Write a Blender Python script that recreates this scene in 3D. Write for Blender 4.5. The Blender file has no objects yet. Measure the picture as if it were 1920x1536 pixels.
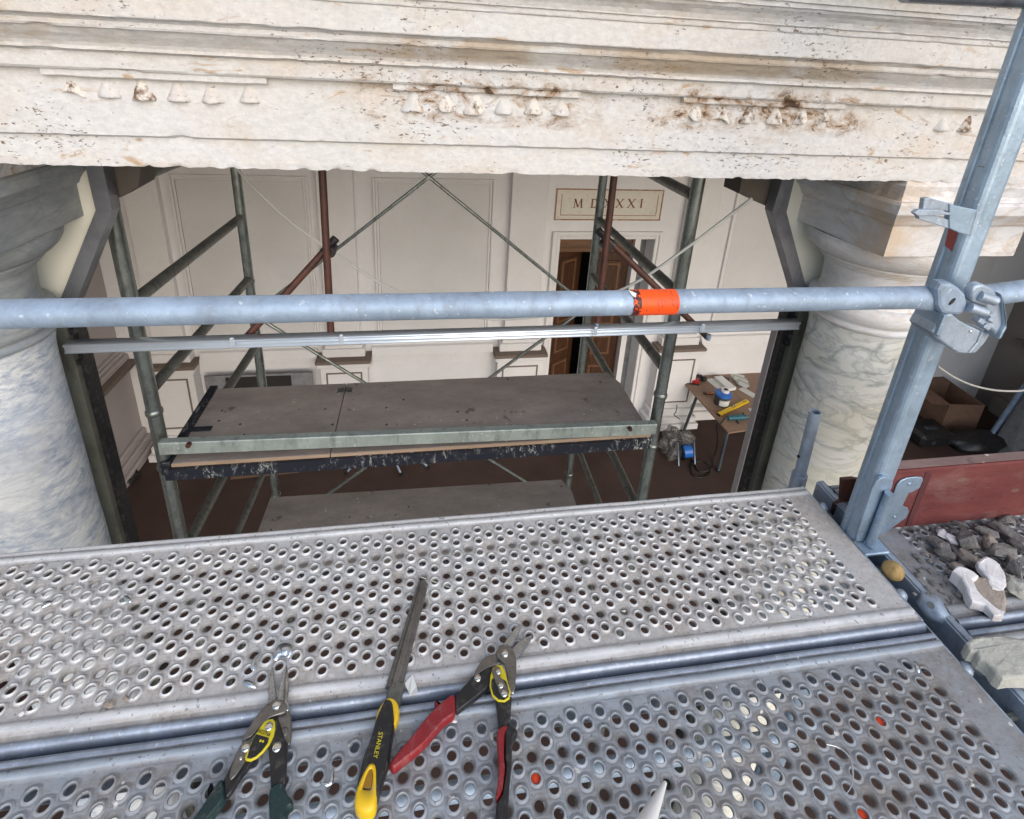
import bpy, math, random
import numpy as np
from mathutils import Vector, Matrix, noise
random.seed(7); rng = np.random.default_rng(7)
S = bpy.context.scene
COL = S.collection
# ------------------------------------------------------------------ camera, sky, sun, exposure
W0, H0 = 1920.0, 1536.0
FPX, PX, PY = 969.36, 945.78, 463.34
TH, RO, YA = 0.341066, 0.053058, 0.165763
CAM = Vector((0.0, 0.0, 0.92))
fw = Vector((math.sin(YA)*math.cos(TH), math.cos(YA)*math.cos(TH), -math.sin(TH)))
r0 = Vector((math.cos(YA), -math.sin(YA), 0)); u0 = r0.cross(fw)
rt = r0*math.cos(RO) + u0*math.sin(RO); up = u0*math.cos(RO) - r0*math.sin(RO)
cd = bpy.data.cameras.new("camera"); cam = bpy.data.objects.new("camera", cd); COL.objects.link(cam)
M = Matrix.Identity(4)
for i in range(3):
    M[i][0] = rt[i]; M[i][1] = up[i]; M[i][2] = -fw[i]; M[i][3] = CAM[i]
cam.matrix_world = M
cd.sensor_width = 36; cd.lens = FPX/W0*36; cd.shift_x = (W0/2-PX)/W0; cd.shift_y = -(H0/2-PY)/W0
cd.clip_start = 0.02; cd.clip_end = 500
S.camera = cam
wd = bpy.data.worlds.new("World"); S.world = wd; wd.use_nodes = True
wn = wd.node_tree; bg = wn.nodes["Background"]
sky = wn.nodes.new("ShaderNodeTexSky"); sky.sky_type = 'NISHITA'; sky.sun_disc = False
SUN_EL, SUN_AZ = math.radians(28), math.radians(165)
sky.sun_elevation = SUN_EL; sky.sun_rotation = SUN_AZ; sky.air_density = 1.0; sky.dust_density = 1.5; sky.ozone_density = 1.0
wn.links.new(sky.outputs[0], bg.inputs[0]); bg.inputs[1].default_value = 0.135
sd = bpy.data.lights.new("sun", 'SUN'); sd.energy = 1.45; sd.angle = math.radians(85); sd.color = (1.0, 0.985, 0.975)
sun = bpy.data.objects.new("sun", sd); COL.objects.link(sun)
sdir = Vector((math.sin(SUN_AZ)*math.cos(SUN_EL), math.cos(SUN_AZ)*math.cos(SUN_EL), math.sin(SUN_EL)))
sun.rotation_euler = sdir.to_track_quat('Z', 'Y').to_euler()
S.view_settings.view_transform = 'Standard'; S.view_settings.look = 'None'
S.view_settings.gamma = 1; S.view_settings.exposure = 0.45; S.view_settings.use_curve_mapping = False

# ------------------------------------------------------------------ measuring helpers
def ray(x, y):
    d = fw*FPX + rt*(x-PX) - up*(y-PY)
    return d
def aty(x, y, Y):
    d = ray(x, y); return CAM + d*(Y/d.y)
def atz(x, y, Z):
    d = ray(x, y); return CAM + d*((Z-CAM.z)/d.z)

# ------------------------------------------------------------------ mesh builder
class MB:
    def __init__(s): s.v = []; s.f = []; s.sm = []
    def add(s, vs, fs, smooth=False):
        o = len(s.v); s.v += [tuple(v) for v in vs]; s.f += [tuple(i+o for i in f) for f in fs]; s.sm += [smooth]*len(fs); return s
    def box(s, a, b, rot=None, piv=None):
        x0, y0, z0 = a; x1, y1, z1 = b
        vs = [Vector(p) for p in ((x0,y0,z0),(x1,y0,z0),(x1,y1,z0),(x0,y1,z0),(x0,y0,z1),(x1,y0,z1),(x1,y1,z1),(x0,y1,z1))]
        if rot is not None:
            piv = Vector(piv) if piv is not None else sum(vs, Vector())/8
            vs = [rot @ (v-piv) + piv for v in vs]
        return s.add(vs, [(0,3,2,1),(4,5,6,7),(0,1,5,4),(1,2,6,5),(2,3,7,6),(3,0,4,7)])
    def bbox(s, a, b, e=0.002, rot=None, piv=None):
        # box with bevelled edges
        x0, y0, z0 = a; x1, y1, z1 = b
        vs = []; idx = {}
        for sx in (0,1):
            for sy in (0,1):
                for sz in (0,1):
                    for ax in range(3):
                        p = [x0+e if sx==0 else x1-e, y0+e if sy==0 else y1-e, z0+e if sz==0 else z1-e]
                        p[ax] = ((x0,x1)[sx],(y0,y1)[sy],(z0,z1)[sz])[ax]
                        idx[(sx,sy,sz,ax)] = len(vs); vs.append(Vector(p))
        if rot is not None:
            piv = Vector(piv) if piv is not None else sum(vs, Vector())/len(vs)
            vs = [rot @ (v-piv) + piv for v in vs]
        fs = []
        I = idx
        for ax in range(3):
            o1, o2 = [(1,2),(0,2),(0,1)][ax]
            for sgn in (0,1):
                q = []
                for c1, c2 in ((0,0),(1,0),(1,1),(0,1)):
                    k = [0,0,0]; k[ax] = sgn; k[o1] = c1; k[o2] = c2; q.append(I[(*k, ax)])
                fs.append(q)
        for ax in range(3):
            o1, o2 = [(1,2),(0,2),(0,1)][ax]
            for c1 in (0,1):
                for c2 in (0,1):
                    k0 = [0,0,0]; k0[o1] = c1; k0[o2] = c2; k1 = list(k0); k1[ax] = 1
                    fs.append([I[(*k0,o1)], I[(*k1,o1)], I[(*k1,o2)], I[(*k0,o2)]])
        for sx in (0,1):
            for sy in (0,1):
                for sz in (0,1): fs.append([I[(sx,sy,sz,0)], I[(sx,sy,sz,1)], I[(sx,sy,sz,2)]])
        # orient outward
        c = sum(vs, Vector())/len(vs); out = []
        for f in fs:
            n = (vs[f[1]]-vs[f[0]]).cross(vs[f[2]]-vs[f[0]]); m = sum((vs[i] for i in f), Vector())/len(f)
            out.append(f if n.dot(m-c) > 0 else f[::-1])
        return s.add(vs, out)
    def tube(s, p0, p1, r, n=20, r1=None, cap=True, hollow=0.0, rings=1):
        p0 = Vector(p0); p1 = Vector(p1); d = (p1-p0); L = d.length; d.normalize()
        a = d.orthogonal().normalized(); b = d.cross(a)
        r1 = r if r1 is None else r1
        vs = []; fs = []
        for k in range(rings+1):
            t = k/rings; rr = r+(r1-r)*t
            for i in range(n):
                an = 2*math.pi*i/n
                vs.append(p0+d*L*t+(a*math.cos(an)+b*math.sin(an))*rr)
        for k in range(rings):
            for i in range(n):
                j = (i+1)%n; fs.append((k*n+i, k*n+j, (k+1)*n+j, (k+1)*n+i))
        s.add(vs, fs, True)
        if cap and not hollow:
            s.add(vs[:n], [tuple(range(n))[::-1]]); s.add(vs[-n:], [tuple(range(n))])
        elif hollow:
            for base, rr, sg in ((p0, r, -1), (p1, r1, 1)):
                ri = rr-hollow; q = []
                for rad in (rr, ri):
                    for i in range(n):
                        an = 2*math.pi*i/n; q.append(base+(a*math.cos(an)+b*math.sin(an))*rad)
                for i in range(n):
                    an = 2*math.pi*i/n; q.append(base-d*sg*min(L*.45, .15)+(a*math.cos(an)+b*math.sin(an))*ri)
                g = []
                for i in range(n):
                    j = (i+1)%n; g.append((i,j,n+j,n+i)); g.append((n+i,n+j,2*n+j,2*n+i))
                g.append(tuple(range(2*n,3*n)))
                s.add(q, g)
        return s
    def path(s, pts, r, n=8, cap=True):
        pts = [Vector(p) for p in pts]; m = len(pts); vs = []; fs = []
        a = None
        for k, p in enumerate(pts):
            d = (pts[min(k+1,m-1)]-pts[max(k-1,0)]).normalized()
            if a is None: a = d.orthogonal().normalized()
            a = (a-d*a.dot(d)).normalized(); b = d.cross(a)
            rr = r[k] if isinstance(r, (list, tuple)) else r
            for i in range(n):
                an = 2*math.pi*i/n; vs.append(p+(a*math.cos(an)+b*math.sin(an))*rr)
        for k in range(m-1):
            for i in range(n):
                j = (i+1)%n; fs.append((k*n+i,k*n+j,(k+1)*n+j,(k+1)*n+i))
        s.add(vs, fs, True)
        if cap: s.add(vs[:n], [tuple(range(n))[::-1]]); s.add(vs[-n:], [tuple(range(n))])
        return s
    def lathe(s, prof, c, n=48, smooth=True):
        vs = []; fs = []; m = len(prof)
        for rr, z in prof:
            for i in range(n):
                an = 2*math.pi*i/n; vs.append((c[0]+rr*math.cos(an), c[1]+rr*math.sin(an), c[2]+z))
        for k in range(m-1):
            for i in range(n):
                j = (i+1)%n; fs.append((k*n+i,k*n+j,(k+1)*n+j,(k+1)*n+i))
        s.add(vs, fs, smooth)
        if prof[0][0] > 1e-5: s.add(vs[:n], [tuple(range(n))])
        if prof[-1][0] > 1e-5: s.add(vs[-n:], [tuple(range(n))])
        return s
    def prism(s, poly, d0, d1, axis='z', bev=0.0):
        # poly: 2-D outline, extruded along axis from d0 to d1; bev rounds the d1 rim
        P = [Vector(p) for p in poly]; n = len(P)
        A = sum(P[i].x*P[(i+1)%n].y-P[(i+1)%n].x*P[i].y for i in range(n))
        if A < 0: P = P[::-1]
        def T(p, d):
            return {'z': (p.x,p.y,d), 'y': (p.x,d,p.y), 'x': (d,p.x,p.y)}[axis]
        def ins(e):
            out = []
            for i in range(n):
                a = (P[i]-P[i-1]).normalized(); b = (P[(i+1)%n]-P[i]).normalized()
                na = Vector((-a.y,a.x)); nb = Vector((-b.y,b.x)); m = na+nb
                if m.length < .3: m = na
                m = m.normalized(); k = min(1.6, 1/max(.5, m.dot(na)))
                out.append(P[i]+m*e*k)
            return out
        sg = 1 if d1 > d0 else -1
        levels = [(P, d0)]
        if bev:
            levels += [(P, d1-sg*bev), (ins(bev*.3), d1-sg*bev*.3), (ins(bev), d1)]
        else: levels += [(P, d1)]
        vs = []; fs = []
        for Q, d in levels: vs += [T(p, d) for p in Q]
        for k in range(len(levels)-1):
            for i in range(n):
                j = (i+1)%n; fs.append((k*n+i,k*n+j,(k+1)*n+j,(k+1)*n+i))
        s.add(vs, fs, bool(bev) and len(P) > 10)
        s.add(vs[:n], [tuple(range(n))[::-1]]); s.add(vs[-n:], [tuple(range(n))])
        return s
    def jitter(s, amp, sc=20.0, seed=0.0):
        s.v = [tuple(Vector(v)+noise.noise_vector(Vector(v)*sc+Vector((seed,)*3))*amp) for v in s.v]; return s
    def mesh(s, name, mat, origin=(0,0,0)):
        me = bpy.data.meshes.new(name)
        o = origin
        me.from_pydata([(v[0]-o[0], v[1]-o[1], v[2]-o[2]) for v in s.v], [], s.f)
        me.polygons.foreach_set("use_smooth", s.sm)
        me.materials.append(mat)
        me.validate(); 
        import bmesh
        bm = bmesh.new(); bm.from_mesh(me); bmesh.ops.recalc_face_normals(bm, faces=bm.faces) if len(bm.faces) < 20000 else None
        bm.to_mesh(me); bm.free(); me.update()
        return me
    def build(s, name, mat, parent=None, loc=None):
        """world-space vertices -> one object; loc = its origin (top level) """
        base = Vector((0,0,0))
        if parent is not None:
            q = parent
            while q is not None: base += q.location; q = q.parent
            o = bpy.data.objects.new(name, s.mesh(name, mat, base))
            COL.objects.link(o); o.parent = parent
        else:
            loc = Vector(loc) if loc is not None else Vector((0,0,0))
            o = bpy.data.objects.new(name, s.mesh(name, mat, loc)); o.location = loc
            COL.objects.link(o)
        return o
def tag(o, label=None, cat=None, group=None, kind=None):
    if label: o['label'] = label
    if cat: o['category'] = cat
    if group: o['group'] = group
    if kind: o['kind'] = kind
    return o
def thing(name, label, cat, loc, group=None):
    o = bpy.data.objects.new(name, None); COL.objects.link(o); o.location = Vector(loc); o.empty_display_size = .05
    return tag(o, label, cat, group)
def shared(name, me, loc, parent=None, rot=None, scale=None):
    o = bpy.data.objects.new(name, me); COL.objects.link(o)
    base = Vector((0,0,0)); q = parent
    while q is not None: base += q.location; q = q.parent
    o.location = Vector(loc)-base; o.parent = parent
    if rot: o.rotation_euler = rot
    if scale: o.scale = scale
    return o

# ------------------------------------------------------------------ materials
class MT:
    def __init__(s, name):
        s.m = bpy.data.materials.new(name); s.m.use_nodes = True; s.t = s.m.node_tree
        s.b = s.t.nodes["Principled BSDF"]; s.co = None
    def N(s, ty, **k):
        n = s.t.nodes.new(ty)
        for a, v in k.items(): setattr(n, a, v)
        return n
    def L(s, a, b): s.t.links.new(a, b)
    def coord(s, scale=(1,1,1), rot=(0,0,0), world=False):
        if world:
            tc = s.N("ShaderNodeNewGeometry"); o = tc.outputs["Position"]
        else:
            tc = s.N("ShaderNodeTexCoord"); o = tc.outputs["Object"]
        mp = s.N("ShaderNodeMapping"); mp.inputs["Scale"].default_value = scale; mp.inputs["Rotation"].default_value = rot
        s.L(o, mp.inputs["Vector"]); return mp.outputs[0]
    def noise(s, sc, det=5, rough=.6, vec=None, dist=0.0):
        n = s.N("ShaderNodeTexNoise"); n.inputs["Scale"].default_value = sc; n.inputs["Detail"].default_value = det
        n.inputs["Roughness"].default_value = rough; n.inputs["Distortion"].default_value = dist
        s.L(vec if vec is not None else s.coord(), n.inputs["Vector"]); return n.outputs["Fac"]
    def vor(s, sc, vec=None, feat='F1'):
        n = s.N("ShaderNodeTexVoronoi", feature=feat); n.inputs["Scale"].default_value = sc
        s.L(vec if vec is not None else s.coord(), n.inputs["Vector"]); return n.outputs["Distance"]
    def ramp(s, fac, stops):
        n = s.N("ShaderNodeValToRGB"); e = n.color_ramp.elements
        while len(e) < len(stops): e.new(.5)
        for k, (p, c) in enumerate(stops):
            e[k].position = p; c = c if isinstance(c, (tuple, list)) else (c, c, c); e[k].color = (*c[:3], 1)
        s.L(fac, n.inputs[0]); return n.outputs[0]
    def mix(s, fac, a, b, blend='MIX'):
        n = s.N("ShaderNodeMix", data_type='RGBA', blend_type=blend)
        for i, v in ((0, fac), (6, a), (7, b)):
            if isinstance(v, (int, float)): n.inputs[i].default_value = v
            elif isinstance(v, (tuple, list)): n.inputs[i].default_value = (*v[:3], 1)
            else: s.L(v, n.inputs[i])
        return n.outputs[2]
    def math(s, op, a, b=0.0, clamp=False):
        n = s.N("ShaderNodeMath", operation=op, use_clamp=clamp)
        for i, v in ((0, a), (1, b)):
            if isinstance(v, (int, float)): n.inputs[i].default_value = v
            else: s.L(v, n.inputs[i])
        return n.outputs[0]
    def bump(s, h, dist=.002, strength=1.0):
        n = s.N("ShaderNodeBump"); n.inputs["Strength"].default_value = strength; n.inputs["Distance"].default_value = dist
        s.L(h, n.inputs["Height"]); s.L(n.outputs[0], s.b.inputs["Normal"])
    def set(s, color=None, rough=None, metal=None, spec=None):
        for k, v in (("Base Color", color), ("Roughness", rough), ("Metallic", metal), ("Specular IOR Level", spec)):
            if v is None: continue
            if isinstance(v, (int, float)): s.b.inputs[k].default_value = v
            elif isinstance(v, (tuple, list)): s.b.inputs[k].default_value = (*v[:3], 1)
            else: s.L(v, s.b.inputs[k])
        return s.m

def simple(name, col, rough=.5, metal=0.0, var=.25, sc=12.0, bump=0.0, spec=.5):
    t = MT(name); n = t.noise(sc, 6, .65)
    dusty = name in ('red_grip','black_plastic','dark_green_grip','yellow_plastic','black_paint')
    c = t.mix(t.ramp(n, [(.3, 0), (.7, 1)]), tuple(x*(1-var) for x in col), tuple(min(1, x*(1+var)) for x in col))
    if dusty:
        c = t.mix(t.math('MULTIPLY', t.ramp(t.noise(70, 6, .75), [(.52, 0), (.72, 1)]), .3), c, (.30,.27,.25))
    if bump: t.bump(t.noise(sc*6, 4, .6), bump)
    return t.set(c, t.math('ADD', t.math('MULTIPLY', n, .2), rough-.1), metal, spec)

def galv(name, base=(.43,.51,.60), dirt=(.12,.12,.12), dirtamt=.5, rough=.42, metal=.75, sc=10, spots=True, bp=.0006):
    t = MT(name)
    a = t.noise(sc, 8, .7); b = t.noise(sc*5, 5, .6, t.coord((1,1,.35)))
    c = t.mix(t.ramp(a, [(.35, 0), (.65, 1)]), tuple(x*.78 for x in base), tuple(min(1, x*1.18) for x in base))
    c = t.mix(t.math('MULTIPLY', t.ramp(b, [(.5, 0), (.75, 1)]), dirtamt), c, dirt)
    if spots:
        sp = t.ramp(t.noise(sc*12, 3, .5), [(.66, 0), (.7, 1)])
        c = t.mix(t.math('MULTIPLY', sp, .5), c, (.75,.78,.8))
    t.bump(t.noise(sc*14 if sc < 30 else 60, 4, .6), bp if sc < 30 else .0002)
    r = t.math('ADD', t.math('MULTIPLY', b, .25), rough-.1)
    return t.set(c, r, metal)

def stone_mat():
    t = MT("travertine")
    P = t.coord(); Ph = t.coord((1, 1.5, 1.5))
    big = t.noise(2.2, 4, .55, t.coord((1, 1.6, 1.6)))
    base = t.mix(t.ramp(big, [(.35, 0), (.7, 1)]), (.66,.655,.64), (.70,.675,.655))
    patch = t.ramp(t.noise(4.5, 2, .4, t.coord((1,1.3,1.3)), .6), [(.56, 0), (.575, 1)])
    base = t.mix(t.math('MULTIPLY', patch, .6), base, (.68,.68,.69))
    # ochre washes
    och = t.ramp(t.noise(3.1, 7, .62, t.coord((1, 2.4, 2.4), (0.3,0,0)), .4), [(.50, 0), (.66, 1)])
    base = t.mix(t.math('MULTIPLY', och, .3), base, (.60,.42,.26))
    och2 = t.ramp(t.noise(9, 6, .7, t.coord((1, 3, 3)), .8), [(.61, 0), (.69, 1)])
    base = t.mix(t.math('MULTIPLY', och2, .7), base, (.45,.26,.10))
    tc = t.N("ShaderNodeTexCoord"); sx = t.N("ShaderNodeSeparateXYZ"); t.L(tc.outputs["Object"], sx.inputs[0])
    def win(o, c, w, soft):   # soft-edged window
        d = t.math('ABSOLUTE', t.math('SUBTRACT', o, c)); return t.math('DIVIDE', t.math('SUBTRACT', w+soft, d), soft, True)
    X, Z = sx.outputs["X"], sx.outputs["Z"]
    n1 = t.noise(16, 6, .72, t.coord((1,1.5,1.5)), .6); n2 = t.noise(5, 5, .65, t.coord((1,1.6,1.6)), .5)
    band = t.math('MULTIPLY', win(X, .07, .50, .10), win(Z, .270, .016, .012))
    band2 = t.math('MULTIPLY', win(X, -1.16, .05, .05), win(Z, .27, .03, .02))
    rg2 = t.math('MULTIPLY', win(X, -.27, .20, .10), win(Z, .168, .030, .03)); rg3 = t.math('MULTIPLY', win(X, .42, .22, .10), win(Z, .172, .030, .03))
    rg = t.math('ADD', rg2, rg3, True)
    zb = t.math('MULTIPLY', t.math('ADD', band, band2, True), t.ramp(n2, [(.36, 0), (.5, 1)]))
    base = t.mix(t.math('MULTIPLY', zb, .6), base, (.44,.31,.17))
    base = t.mix(t.math('MULTIPLY', rg, t.ramp(n1, [(.45, 0), (.58, .85)])), base, (.33,.20,.10))
    base = t.mix(t.math('MULTIPLY', rg, t.ramp(n1, [(.57, 0), (.63, .95)])), base, (.09,.05,.03))
    fine = t.ramp(t.noise(60, 5, .7, Ph), [(.3, .84), (.7, 1.04)])
    base = t.mix(1.0, base, fine, 'MULTIPLY')
    # pits
    zone = t.ramp(t.noise(3.4, 4, .6, t.coord((1,2.0,2.0))), [(.42, 0), (.62, 1)])
    pn = t.noise(75, 3, .75, t.coord((1, 2.2, 2.2)), .3)
    thr = t.math('SUBTRACT', .71, t.math('MULTIPLY', zone, .105))
    pit = t.math('MULTIPLY', t.math('SUBTRACT', pn, thr), 40, True)
    base = t.mix(t.math('MULTIPLY', pit, .85), base, (.16,.085,.045))
    h = t.math('SUBTRACT', t.math('ADD', t.math('MULTIPLY', t.noise(45, 6, .7, Ph), .7), t.math('MULTIPLY', t.noise(14, 5, .65), .45)), t.math('MULTIPLY', pit, .6))
    t.bump(h, .006, .7)
    return t.set(base, .85, 0, .3)

def marble(name, A, B, V, rot, veins=.7, cloud=1.0, vs=5.0, blue=None, corner=None):
    t = MT(name)
    v1 = t.coord((1, 1, 2.4), rot)
    cl = t.noise(4.0*cloud, 8, .62, v1, .8)
    c = t.mix(t.ramp(cl, [(.35, 0), (.68, 1)]), A, B)
    if blue:
        bm_ = t.ramp(t.noise(20, 9, .75, v1, .4), [(.44, 0), (.62, 1)])
        bz = t.ramp(t.noise(2.8, 4, .6), [(.36, 0), (.54, 1)])
        c = t.mix(t.math('MULTIPLY', t.math('MULTIPLY', bm_, bz), .85), c, blue)
    for sc, w, k in ((vs, .013, 1.0), (vs*2.3, .016, .55)):
        n = t.noise(sc, 5, .55, v1, 1.6)
        d = t.math('ABSOLUTE', t.math('SUBTRACT', n, .5))
        vn = t.ramp(d, [(0, 1), (w*1.2, .5), (w*3.8, 0)])
        gate = t.ramp(t.noise(3.3+sc*.1, 3, .5), [(.34, 0), (.52, 1)])
        c = t.mix(t.math('MULTIPLY', t.math('MULTIPLY', vn, gate), veins*k), c, V)
    st = t.ramp(t.noise(5, 6, .65, None, .5), [(.58, 0), (.70, 1)])
    c = t.mix(t.math('MULTIPLY', st, .3), c, (.5,.38,.2))
    if corner:
        tc = t.N("ShaderNodeTexCoord"); vd = t.N("ShaderNodeVectorMath", operation='DISTANCE'); mp = t.N("ShaderNodeMapping"); mp.inputs["Scale"].default_value = (1, 1, .45)
        t.L(tc.outputs["Object"], mp.inputs[0]); t.L(mp.outputs[0], vd.inputs[0]); vd.inputs[1].default_value = (corner[0], corner[1], corner[2]*.45)
        k = t.math('ADD', t.math('DIVIDE', t.math('SUBTRACT', .15, vd.outputs["Value"]), .14), t.math('MULTIPLY', t.math('SUBTRACT', t.noise(12, 6, .7), .5), 2.2))
        c = t.mix(t.math('MULTIPLY', t.ramp(k, [(.35, 0), (1.0, 1)]), .65), c, (.60,.42,.25))
    t.bump(t.noise(30, 6, .65, v1), .0025, .6)
    return t.set(c, .5, 0, .4)

def deck_mat(name, base, dust, amt, r0_=.12, r1_=.40):
    t = MT(name)
    gp = t.N("ShaderNodeTexCoord"); sx = t.N("ShaderNodeSeparateXYZ"); t.L(gp.outputs["Object"], sx.inputs[0])
    a = t.noise(9, 8, .7); b = t.noise(2.2, 5, .6, t.coord((.6,1.6,1))); c3 = t.noise(95, 4, .7)
    c = t.mix(t.ramp(a, [(.35, 0), (.65, 1)]), tuple(x*.82 for x in base), tuple(min(1, x*1.12) for x in base))
    # dust lies on the flats, rubbed off the raised rims
    gr_ = t.noise(26, 7, .75, t.coord((.7,1.3,1)), .3)
    c = t.mix(t.math('MULTIPLY', t.ramp(gr_, [(.5, 0), (.66, 1)]), .35), c, tuple(x*.55 for x in base))
    rim = t.ramp(t.math('MULTIPLY', sx.outputs["Z"], 180.0), [(r0_, 1), (r1_, 0)])
    dm = t.ramp(t.math('ADD', t.math('ADD', t.math('MULTIPLY', a, .4), t.math('MULTIPLY', b, .35)), t.math('MULTIPLY', gr_, .3)), [(.44, .12), (.58, 1)])
    d = t.math('MULTIPLY', t.math('MULTIPLY', rim, dm), amt, True)
    dc = t.mix(t.ramp(c3, [(.35, 0), (.7, 1)]), tuple(x*.62 for x in dust), dust)
    c = t.mix(d, c, dc)
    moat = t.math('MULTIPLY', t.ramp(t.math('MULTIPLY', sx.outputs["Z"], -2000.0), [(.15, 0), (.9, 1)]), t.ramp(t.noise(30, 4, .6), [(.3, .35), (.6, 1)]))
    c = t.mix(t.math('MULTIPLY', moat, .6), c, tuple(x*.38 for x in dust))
    sp = t.ramp(t.noise(140, 2, .5), [(.66, 0), (.69, 1)])
    c = t.mix(t.math('MULTIPLY', sp, .55), c, (.09,.075,.065))
    sp2 = t.ramp(t.noise(48, 2, .5, t.coord((1,1,1),(0,0,1))), [(.70, 0), (.72, 1)])
    c = t.mix(t.math('MULTIPLY', sp2, .8), c, (.7,.68,.64))
    t.bump(t.noise(120, 5, .7), .0008, .8)
    r = t.math('ADD', t.math('MULTIPLY', d, .4), .46)
    t.set(c, r); t.L(t.math('SUBTRACT', .28, t.math('MULTIPLY', d, .28), True), t.b.inputs["Metallic"])
    return t.m

def wall_mat(name, col, dirt=(.35,.28,.22), amt=.25):
    t = MT(name)
    n = t.noise(1.3, 6, .6); f = t.noise(14, 6, .7)
    c = t.mix(t.ramp(n, [(.35, 0), (.7, 1)]), col, tuple(x*.9 for x in col))
    c = t.mix(t.math('MULTIPLY', t.ramp(f, [(.5, 0), (.75, 1)]), amt), c, dirt)
    t.bump(t.noise(60, 4, .6), .002, .4)
    return t.set(c, .8, 0, .3)

def board_mat(name, col, light=(.6,.58,.55)):
    t = MT(name)
    a = t.noise(3, 8, .7, t.coord((1,2.5,1))); f = t.noise(30, 6, .7, t.coord((1,4,1)))
    c = t.mix(t.ramp(a, [(.3, 0), (.7, 1)]), tuple(x*.72 for x in col), tuple(x*1.25 for x in col))
    c = t.mix(t.math('MULTIPLY', t.ramp(f, [(.45, 0), (.75, 1)]), .35), c, tuple(x*.5 for x in col))
    dk = t.ramp(t.noise(7.5, 4, .6, None, .4), [(.65, 0), (.7, 1)])
    c = t.mix(t.math('MULTIPLY', dk, .6), c, (.03,.03,.035))
    s1 = t.ramp(t.vor(26), [(.10, 1), (.13, 0)]); g = t.ramp(t.noise(4, 3, .5), [(.5, 0), (.62, 1)])
    c = t.mix(t.math('MULTIPLY', t.math('MULTIPLY', s1, g), .75), c, light)
    s2 = t.ramp(t.vor(15, t.coord((1,1,1),(0,0,.7))), [(.07, 1), (.10, 0)])
    c = t.mix(t.math('MULTIPLY', s2, .9), c, (.015,.013,.012))
    t.bump(f, .002, .5)
    return t.set(c, .75, 0, .3)

def wood(name, A, B, sc=1.0, ax='z', rough=.5):
    t = MT(name); s_ = {'z': (9,9,.9), 'x': (.9,9,9), 'y': (9,.9,9)}[ax]
    n = t.noise(4*sc, 8, .65, t.coord(s_), .7)
    c = t.mix(t.ramp(n, [(.3, 0), (.7, 1)]), A, B)
    t.bump(n, .002, .4); return t.set(c, rough, 0, .4)

def painted(name, col, rust, amt, sc=14, metal=.0, rough=.5):
    t = MT(name); n = t.noise(sc, 7, .7); n2 = t.noise(sc*3, 5, .7, t.coord((1,1,.3)))
    c = t.mix(t.ramp(n2, [(.35, 0), (.7, 1)]), tuple(x*.7 for x in col), tuple(min(1,x*1.2) for x in col))
    c = t.mix(t.math('MULTIPLY', t.ramp(n, [(.5, 0), (.62, 1)]), amt), c, rust)
    t.bump(t.noise(sc*6, 4, .6), .001, .6); return t.set(c, rough, metal)

m_stone = stone_mat()
m_marR = marble("marble_yellow_veined", (.74,.71,.60), (.78,.775,.75), (.27,.29,.27), (0.2,.85,.3), .75, .8, 1.9)
m_marL = marble("marble_blue_grey", (.76,.77,.77), (.52,.56,.60), (.34,.38,.44), (.2,-.55,.2), .45, 1.0, 4.5, (.20,.27,.40))
m_capL = marble("marble_grey_capital", (.26,.28,.29), (.38,.39,.38), (.16,.18,.2), (.3,-.7,.2), .4, 1.3, 4.0, (.24,.28,.34))
m_capR = marble("marble_capital", (.74,.72,.71), (.52,.53,.55), (.45,.33,.22), (.3,.7,.2), .5, 1.1, 3.0, None, (-.222,-.20,4.2+.53))
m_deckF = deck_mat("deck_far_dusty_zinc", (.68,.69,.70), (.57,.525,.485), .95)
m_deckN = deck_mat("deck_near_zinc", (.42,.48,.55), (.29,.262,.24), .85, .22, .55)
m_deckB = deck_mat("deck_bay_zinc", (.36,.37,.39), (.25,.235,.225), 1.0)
m_galv = galv("galvanised_rail", (.33,.42,.54), (.20,.21,.22), .45, .58, .45)
m_post = galv("galvanised_post", (.36,.47,.59), (.10,.11,.12), .4, .42, .6)
m_cast = galv("cast_zinc", (.40,.47,.56), (.12,.12,.13), .3, .5, .55, 16)
m_dgal = galv("dull_green_zinc", (.29,.32,.30), (.06,.06,.055), .7, .27, .8, 7, False)
m_bar = galv("pale_green_zinc", (.40,.46,.43), (.08,.09,.08), .6, .45, .45, 6)
m_dled = galv("dark_ledger_steel", (.20,.21,.19), (.03,.03,.03), .6, .4, .7, 8, False)
m_alu = simple("bright_channel", (.80,.86,.93), .32, .7, .05, 3)
m_steel = galv("raw_dark_steel", (.27,.28,.31), (.05,.045,.035), .5, .38, .75, 4, False)
m_oliv = galv("raw_olive_steel", (.29,.29,.245), (.05,.045,.03), .6, .4, .7, 4, False)
m_rust = painted("rusty_red_pole", (.085,.03,.02), (.03,.015,.012), .7)
m_wall = wall_mat("room_plaster", (.78,.775,.785), amt=.10)
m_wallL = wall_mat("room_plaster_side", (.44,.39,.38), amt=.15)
m_pan = wall_mat("room_panel_plaster", (.72,.715,.715), amt=.08)
m_trim = wall_mat("room_trim", (.80,.79,.79), amt=.08)
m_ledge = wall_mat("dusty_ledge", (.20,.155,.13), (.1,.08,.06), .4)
m_cream = wall_mat("cream_board", (.80,.79,.70), (.6,.58,.5), .15)
m_floor = simple("room_floor", (.07,.045,.038), .9, 0, .25, 1.4, .002, .2)
m_brd = board_mat("phenolic_board", (.34,.295,.265))
m_brd2 = board_mat("phenolic_board_low", (.28,.25,.23))
m_woode = wood("raw_wood_edge", (.32,.22,.15), (.48,.36,.27), 1, 'x')
m_blk = simple("black_paint", (.018,.022,.032), .5, 0, .4, 20, .001)
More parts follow.
